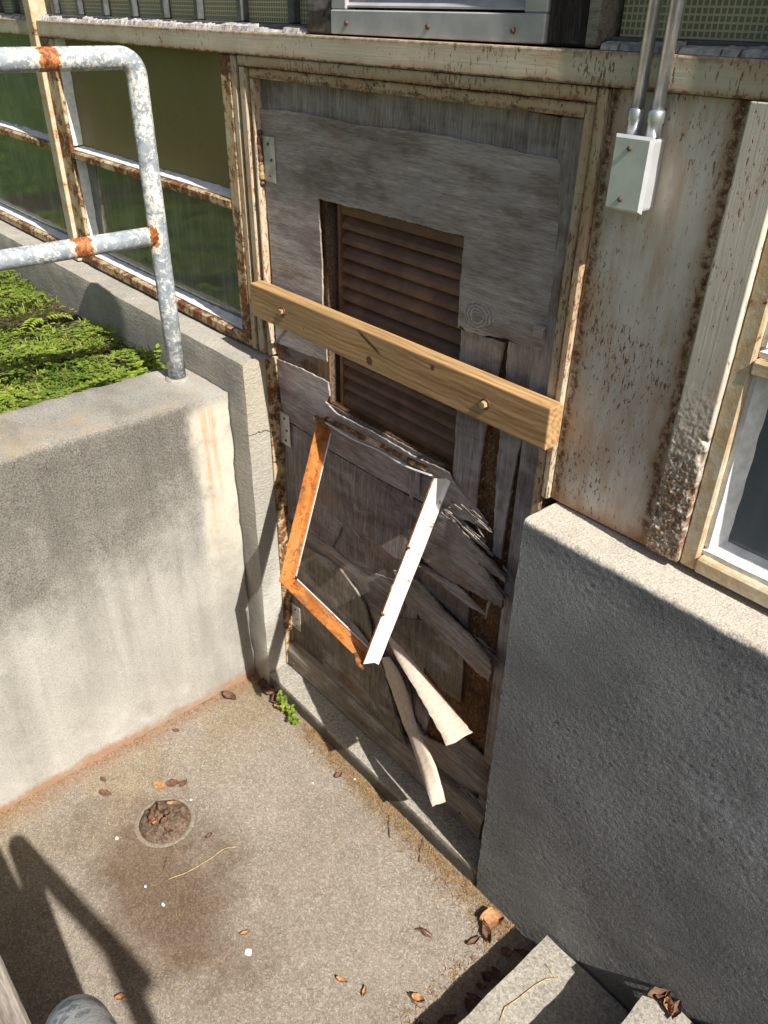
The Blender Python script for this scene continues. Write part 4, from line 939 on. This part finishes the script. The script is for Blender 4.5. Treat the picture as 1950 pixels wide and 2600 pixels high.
for i, (a, b, L, W, r_, m, lb) in enumerate(((407, 1998, .050, .028, .5, 'dead_o', 'flat reddish leaf stuck down just above the drain'), (440, 1990, .042, .03, 1.1, 'dead_b', 'flat brown leaf stuck down just above the drain'), (466, 1990, .032, .022, 1.9, 'dead_b', 'small flat brown leaf stuck down beside the drain rim'), (268, 2015, .044, .022, .6, 'dead_b', 'flat brown leaf between the drain and the low wall'), (263, 1980, .026, .016, .2, 'dead_b', 'small dark leaf near the rust stained wall foot'),
                                                (448, 1858, .022, .014, .7, 'dead_b', 'lone brown leaf near the low wall, towards the sill'),                                                 (531, 2125, .022, .010, 1.6, 'dead_b', 'thin curled leaf beside the wet stain'), (622, 2372, .026, .010, 1.2, 'dead_o', 'little orange leaf next to a white paint chip'), (310, 2535, .030, .014, 1.1, 'dead_o', 'thin orange leaf by the handrail shadow'),
                                                (868, 2492, .030, .012, .5, 'dead_o', 'tan curled leaf in the open landing, near the step'), (925, 2520, .026, .010, 2.2, 'dead_o', 'narrow tan leaf on the open landing nearer the step'), (1062, 2540, .034, .020, .5, 'dead_o', 'brown leaf with a stalk at the step shadow'), (860, 1972, .026, .018, 1.5, 'dead_b', 'reddish leaf among needles along the sill'))):
    leaf(a, b, L, W, .12 if i < 5 else .7, r_, m, lb, 50 + i)
for i in range(16):   # leaf litter in the shade of the first step
    p = (random.uniform(1.115, 1.172), random.uniform(-.55, -.14)); me = leaf_mesh(random.uniform(.025, .05), random.uniform(.012, .025), random.uniform(.3, 1), 90 + i, .1); me.materials.append(M['dead_b'])
    o = bpy.data.objects.new('dead_leaf', me); COL.objects.link(o); o.location = (*p, .0); o.rotation_euler = (0, 0, random.uniform(0, 6)); tag(o, 'dry leaf of the litter in the shade against the first step', 'leaf', 'leaf litter under the first step')
for i in range(9):
    a = random.uniform(0, 6.28); r_ = random.uniform(.01, .055); me = leaf_mesh(random.uniform(.02, .034), random.uniform(.012, .02), .8, 140 + i, .1); me.materials.append(M['dead_o'] if i in (1, 4) else M['dead_b'])
    o = bpy.data.objects.new('dead_leaf', me); COL.objects.link(o); o.location = (.25 + math.cos(a) * r_, -.632 + math.sin(a) * r_, .012 + .016 * (1 - (r_ / .072) ** 2)); o.rotation_euler = (random.uniform(-.4, .4), random.uniform(-.3, .3), random.uniform(0, 6)); tag(o, 'wet dead leaf clogging the round floor drain', 'leaf', 'leaves in the drain')
for i, (a, b, s, lb) in enumerate(((631, 2420, .020, 'largest white paint chip on the landing'), (415, 2298, .013, 'long white paint chip on the wet stain'), (297, 2130, .010, 'white paint chip between the drain and the low wall'), (795, 1990, .008, 'tiny white paint chip in the open landing towards the sill'), (370, 2252, .007, 'tiny white paint chip below the drain'), (485, 2032, .008, 'pale chip touching the drain rim'), (900, 1980, .007, 'pale chip in the shadow under the sill'))):
    p = on_z(a, b, 0); bm = bmesh.new(); n = 7
    v0 = [bm.verts.new((p.x + math.cos(6.28 * k / n) * s * .55 * random.uniform(.6, 1.1), p.y + math.sin(6.28 * k / n) * s * (.3 if i == 1 else .5) * random.uniform(.6, 1.1), .0015)) for k in range(n)]
    f = bm.faces.new(v0); r_ = bmesh.ops.extrude_face_region(bm, geom=[f])
    for v in r_['geom']:
        if isinstance(v, bmesh.types.BMVert): v.co.z += .0016
    from_bm(bm, 'paint_chip', 'chip', None, label=lb, cat='paint chip', group='paint chips on the landing')
def stalk(name, pp, r_, mat, label, z=.0022):
    ps = [on_z(a, b, z) for a, b in pp]; fine = []
    for i in range(len(ps) - 1):
        for k in range(4): fine.append(ps[i].lerp(ps[i + 1], k / 4) + Vector((0, 0, .0015 * math.sin(i * 2 + k * 1.6) + .001)))
    fine.append(ps[-1]); tube(name, fine, r_, mat, None, 5, label=label, cat='straw' if 'straw' in name else 'twig', group='stalks on the landing')
stalk('straw_stalk', [(428, 2233), (480, 2213), (530, 2183), (570, 2155), (600, 2150)], .0012, 'straw', 'long pale straw stalk curving across the wet stain')
stalk('twig', [(1065, 2190), (1066, 2160), (1075, 2130), (1078, 2110)], .0014, 'dead_b', 'thin dark twig lying below the needle drift')
stalk('twig', [(990, 2128), (986, 2090), (988, 2070)], .0014, 'dead_b', 'thin dark twig beside the needle drift, towards the door')
stalk('twig', [(415, 2210), (420, 2190), (424, 2176)], .0011, 'dead_b', 'short dark twig just below the drain')
stalk('twig', [(1035, 2520), (1050, 2545), (1068, 2560)], .0016, 'dead_b', 'dark twig by the leaf at the step shadow')
p = on_z(1075, 2372, .002)
bm = bmesh.new(); add_tube(bm, [p + Vector((-.022, -.006, 0)), p + Vector((-.008, .004, .003)), p + Vector((.006, .002, .003)), p + Vector((.02, .010, 0))], .004, 6, True, [.002, .0045, .004, .0015]); add_tube(bm, [p + Vector((-.018, .006, 0)), p + Vector((.0, .012, .003)), p + Vector((.016, .016, 0))], .002, 6)
from_bm(bm, 'bark_scrap', 'dead_b', None, label='small dark forked scrap of bark alone on the landing', cat='bark')
stp = szs[0]
ps = [on_z(*q((1250, 1900, 2.37), a, b), stp + .002) for a, b in ((45, 1640), (75, 1560), (150, 1510), (250, 1430), (320, 1390), (400, 1380))]
tube('straw_stalk', ps, .0014, 'straw', None, 5, label='pale straw stalk lying on the first step', cat='straw')
ps = [on_z(*q((1250, 1900, 2.37), a, b), stp + .002) for a, b in ((375, 1378), (345, 1330), (320, 1300))]
tube('twig', ps, .0009, 'straw', None, 5, label='thin pale twig branching beside the straw on the first step', cat='twig')
for i, (a, b, L, W) in enumerate(((1690, 2510, .05, .026), (1715, 2530, .042, .02), (1680, 2545, .03, .016), (1735, 2545, .045, .018))):
    pz = on_z(a, b, szs[1]); me = leaf_mesh(L, W, .8, 170 + i, .1); me.materials.append(M['dead_b'] if i != 1 else M['dead_o']); o = bpy.data.objects.new('dead_leaf', me); COL.objects.link(o); o.location = (pz.x, min(pz.y, YF - .022), szs[1] + .001); o.rotation_euler = (0, 0, 1 + i * 1.3); tag(o, 'dry leaf lying on the second step against the grey wall', 'leaf', 'leaves on the second step')
# needle drift along the foot of the sill
def needles(name, n, fn, lens, mat, label, cat, w_=.0006, lift=.002):
    vs, fs, tn = [], [], []
    for i in range(n):
        x, y, z = fn(); a = random.uniform(0, 6.28); L = random.uniform(*lens); d = Vector((math.cos(a), math.sin(a), random.uniform(-.05, .25))); s = Vector((-math.sin(a), math.cos(a), 0)) * w_
        b = Vector((x, y, z + lift * random.random() + .001)); k = len(vs); vs += [b - s, b + s, b + d * L + s * .4, b + d * L - s * .4]; fs.append((k, k + 1, k + 2, k + 3)); tn += [random.random()] * 4
    me = bpy.data.meshes.new(name); me.from_pydata([tuple(v) for v in vs], [], fs); at = me.attributes.new('tone', 'FLOAT', 'POINT'); at.data.foreach_set('value', tn)
    return finish(name, me, mat, None, label, cat, None, 'stuff')
def nfn():
    t_ = random.random(); x = .22 + t_ * .88
    return (x, YF - .004 - abs(random.gauss(0, .020 + .022 * t_)), 0)
needles('needle_drift', 3400, nfn, (.006, .022), 'needle', 'drift of dry brown needles along the foot of the door sill', 'needles')
def gfn(): return (random.uniform(-.05, 1.15), random.uniform(-1.1, -.12), 0)
needles('ground_litter', 900, gfn, (.003, .018), 'needle', 'scattered fine dry litter over the landing', 'litter', .0005, .001)
def lfn(): return (LWX1 + abs(random.gauss(0, .02)) + .003, random.uniform(-1.0, -.12), 0)
needles('wall_foot_litter', 700, lfn, (.003, .014), 'needle', 'reddish crumbs along the foot of the low concrete wall', 'litter', .0009, .002)
def sfn(): return (random.uniform(1.06, 1.185), random.uniform(-.6, -.115), 0)
needles('step_foot_litter', 900, sfn, (.004, .016), 'needle', 'dark litter in the shade against the first step', 'litter', .0008, .004)

# ================================================================== PLANTS
def put_leaf(vs, fs, tn, p, d, up, L, W, tone):
    s = d.cross(up).normalized() * W * .5; k = len(vs); n_ = up.normalized()
    if W > L * .4:
        vs += [p, p + d * L * .32 + s * .85 + n_ * L * .06, p + d * L * .72 + s * .9 + n_ * L * .05, p + d * L - n_ * L * .06, p + d * L * .72 - s * .9 + n_ * L * .05, p + d * L * .32 - s * .85 + n_ * L * .06]; fs.append((k, k + 1, k + 2, k + 3, k + 4, k + 5)); tn += [tone] * 6
    else:
        vs += [p, p + d * L * .45 + s + n_ * L * .08, p + d * L - n_ * L * .10, p + d * L * .45 - s + n_ * L * .08]; fs.append((k, k + 1, k + 2, k + 3)); tn += [tone] * 4
def plant_mesh(name, vs, fs, tn, mat, parent=None, **k):
    me = bpy.data.meshes.new(name); me.from_pydata([tuple(v) for v in vs], [], fs); at = me.attributes.new('tone', 'FLOAT', 'POINT'); at.data.foreach_set('value', tn)
    return finish(name, me, mat, parent, **k)
def ground_cover():
    vs, fs, tn = [], [], []
    for i in range(20000):
        x = LWX0 - .004 - 2.4 * random.random() ** 1.2; y = YF - .015 - 1.2 * random.random()
        dn = mnoise.noise(Vector((x * 3.1, y * 3.1, 2)))
        if dn < -.25 and random.random() < .88: continue
        hgt = .012 + .05 * max(0, mnoise.noise(Vector((x * 5, y * 5, 9))) + .35) + .014 * random.random()
        base = Vector((x, y, 1.0)); kind = random.random(); top = base + Vector((random.uniform(-.014, .014), random.uniform(-.014, .014), hgt)); tone = min(1, max(0, .45 + .5 * mnoise.noise(Vector((x * 4, y * 4, 0))) + random.uniform(-.25, .3)))
        if kind < .68:        # three round leaflets on a stem
            a0 = random.uniform(0, 6.28); L = random.choice((random.uniform(.004, .008), random.uniform(.006, .011), random.uniform(.009, .017)))
            for k in range(3):
                a = a0 + k * 2.09; d = Vector((math.cos(a), math.sin(a), random.uniform(-.15, .35))).normalized(); put_leaf(vs, fs, tn, top, d, Vector((0, 0, 1)), L, L * .95, tone)
        else:                 # rosette of narrow blades
            for k in range(5):
                a = random.uniform(0, 6.28); d = Vector((math.cos(a), math.sin(a), random.uniform(.3, 1.6))).normalized(); put_leaf(vs, fs, tn, base + Vector((0, 0, .004)), d, Vector((0, 0, 1)), random.uniform(.02, .05), .0042, tone)
    return plant_mesh('ground_cover', vs, fs, tn, 'leaf', None, label='mat of bright green clover and weeds behind the low wall', cat='ground cover', kind='stuff')
ground_cover()
needles('bed_straw', 1500, lambda: (LWX0 - .01 - 2.0 * random.random(), YF - .02 - 1.1 * random.random(), 1.0 + .03 * random.random()), (.015, .06), 'needle', 'dry straw scattered among the green weeds', 'straw', .0008, .02)
def far_grass():
    vs, fs, tn = [], [], []
    for i in range(16000):
        x = -.5 - 9 * random.random() ** 1.2; y = -.2 - 8 * random.random()
        if x > -3.2 and y > -1.5: continue
        a = random.uniform(0, 6.28); d = Vector((math.cos(a), math.sin(a), random.uniform(.5, 2))).normalized(); put_leaf(vs, fs, tn, Vector((x, y, LZ)), d, Vector((0, 0, 1)), random.uniform(.03, .09), .012, random.random())
    plant_mesh('lawn_blades', vs, fs, tn, 'leaf', None, label='longer grass on the lawn in front of the building', cat='grass', kind='stuff')
far_grass()
def weed(x, y, z, n, h, label, mat='leaf', Lf=(.014, .024), spread=.03, name='weed'):
    T = thing(name, (x, y, z), label, 'weed', 'weeds'); vs, fs, tn = [], [], []
    bm = bmesh.new(); ns = max(3, n // 6)
    for s in range(ns):
        a = random.uniform(0, 6.28); tip = Vector((x + math.cos(a) * spread * random.random(), y + math.sin(a) * spread * random.random(), z + h * random.uniform(.5, 1))); add_tube(bm, [Vector((x, y, z)), Vector((x, y, z)).lerp(tip, .5) + Vector((0, 0, h * .1)), tip], .0012, 5)
        for k in range(n // ns):
            a = random.uniform(0, 6.28); p = Vector((x, y, z)).lerp(tip, random.uniform(.35, 1)) + Vector((0, 0, h * .04)); d = Vector((math.cos(a), math.sin(a), random.uniform(-.1, .7))).normalized(); L = random.uniform(*Lf); put_leaf(vs, fs, tn, p, d, Vector((0, 0, 1)), L, L * .7, random.uniform(.15, .75))
    from_bm(bm, 'stem', M['leaf'], T); plant_mesh('leaves', vs, fs, tn, mat, T); return T
# weed in the crack under the sill
for i, (x, y, h) in enumerate(((.098, -.128, .060), (.128, -.132, .055), (.160, -.135, .058), (.192, -.140, .045))):
    weed(x, y, 0, 30, h * .8, ('green weed clump under the sill, the one nearest the dead leaves', 'tallest green weed clump in the crack under the door sill', 'green weed clump under the sill between two others, away from the leaves', 'last and lowest green weed clump along the crack under the sill')[i], Lf=(.010, .019), spread=.020)
p = on_z(372, 905, 1.0); weed(-.47, -.135, 1.0, 44, .085, 'bright leafy weed standing where the two concrete walls meet', 'leaf_y', (.014, .026), .035)
p = on_z(110, 830, 1.02)
T = thing('seedling', (p.x, p.y, 1.0), 'yellow green seedling with long feathery leaves in the weed bed', 'seedling'); vs, fs, tn = [], [], []
for k in range(4):
    a = 1.2 + k * 1.4; d = Vector((math.cos(a), math.sin(a), .35)).normalized()
    for j in range(7):
        b = Vector((p.x, p.y, 1.05)) + d * (.018 + j * .012) - Vector((0, 0, .0009 * j * j)); sd = Vector((-d.y, d.x, 0))
        for sg in (-1, 1): put_leaf(vs, fs, tn, b, (sd * sg + d * .6 - Vector((0, 0, .25))).normalized(), Vector((0, 0, 1)), .032, .009, random.uniform(.4, 1))
plant_mesh('leaves', vs, fs, tn, 'leaf_y', T); tube('stem', [(p.x, p.y, .995), (p.x, p.y, 1.055)], .0018, M['leaf_y'], T, 6)

# ================================================================== ACROSS THE LAWN (seen in the panes)
OB = thing('hall', (-22, -30, LZ), 'long tan hall across the lawn, mirrored in the panes', 'building')
box('wall', -60, 10, -44, -30, LZ, 6.4, plain('tan_render', (.30, .245, .19), .9, 0, .1, 2), OB, 0)
box('band', -60.1, 10.1, -44.1, -29.9, 2.3, 2.6, 'conc', OB, 0); box('roof', -60.4, 10.4, -44.4, -29.6, 6.4, 6.8, 'conc', OB, 0)
for i in range(12): box('window', -57 + i * 5.5, -54.5 + i * 5.5, -29.96, -29.9, 3.1, 5.2, 'glass_lo', OB, 0)
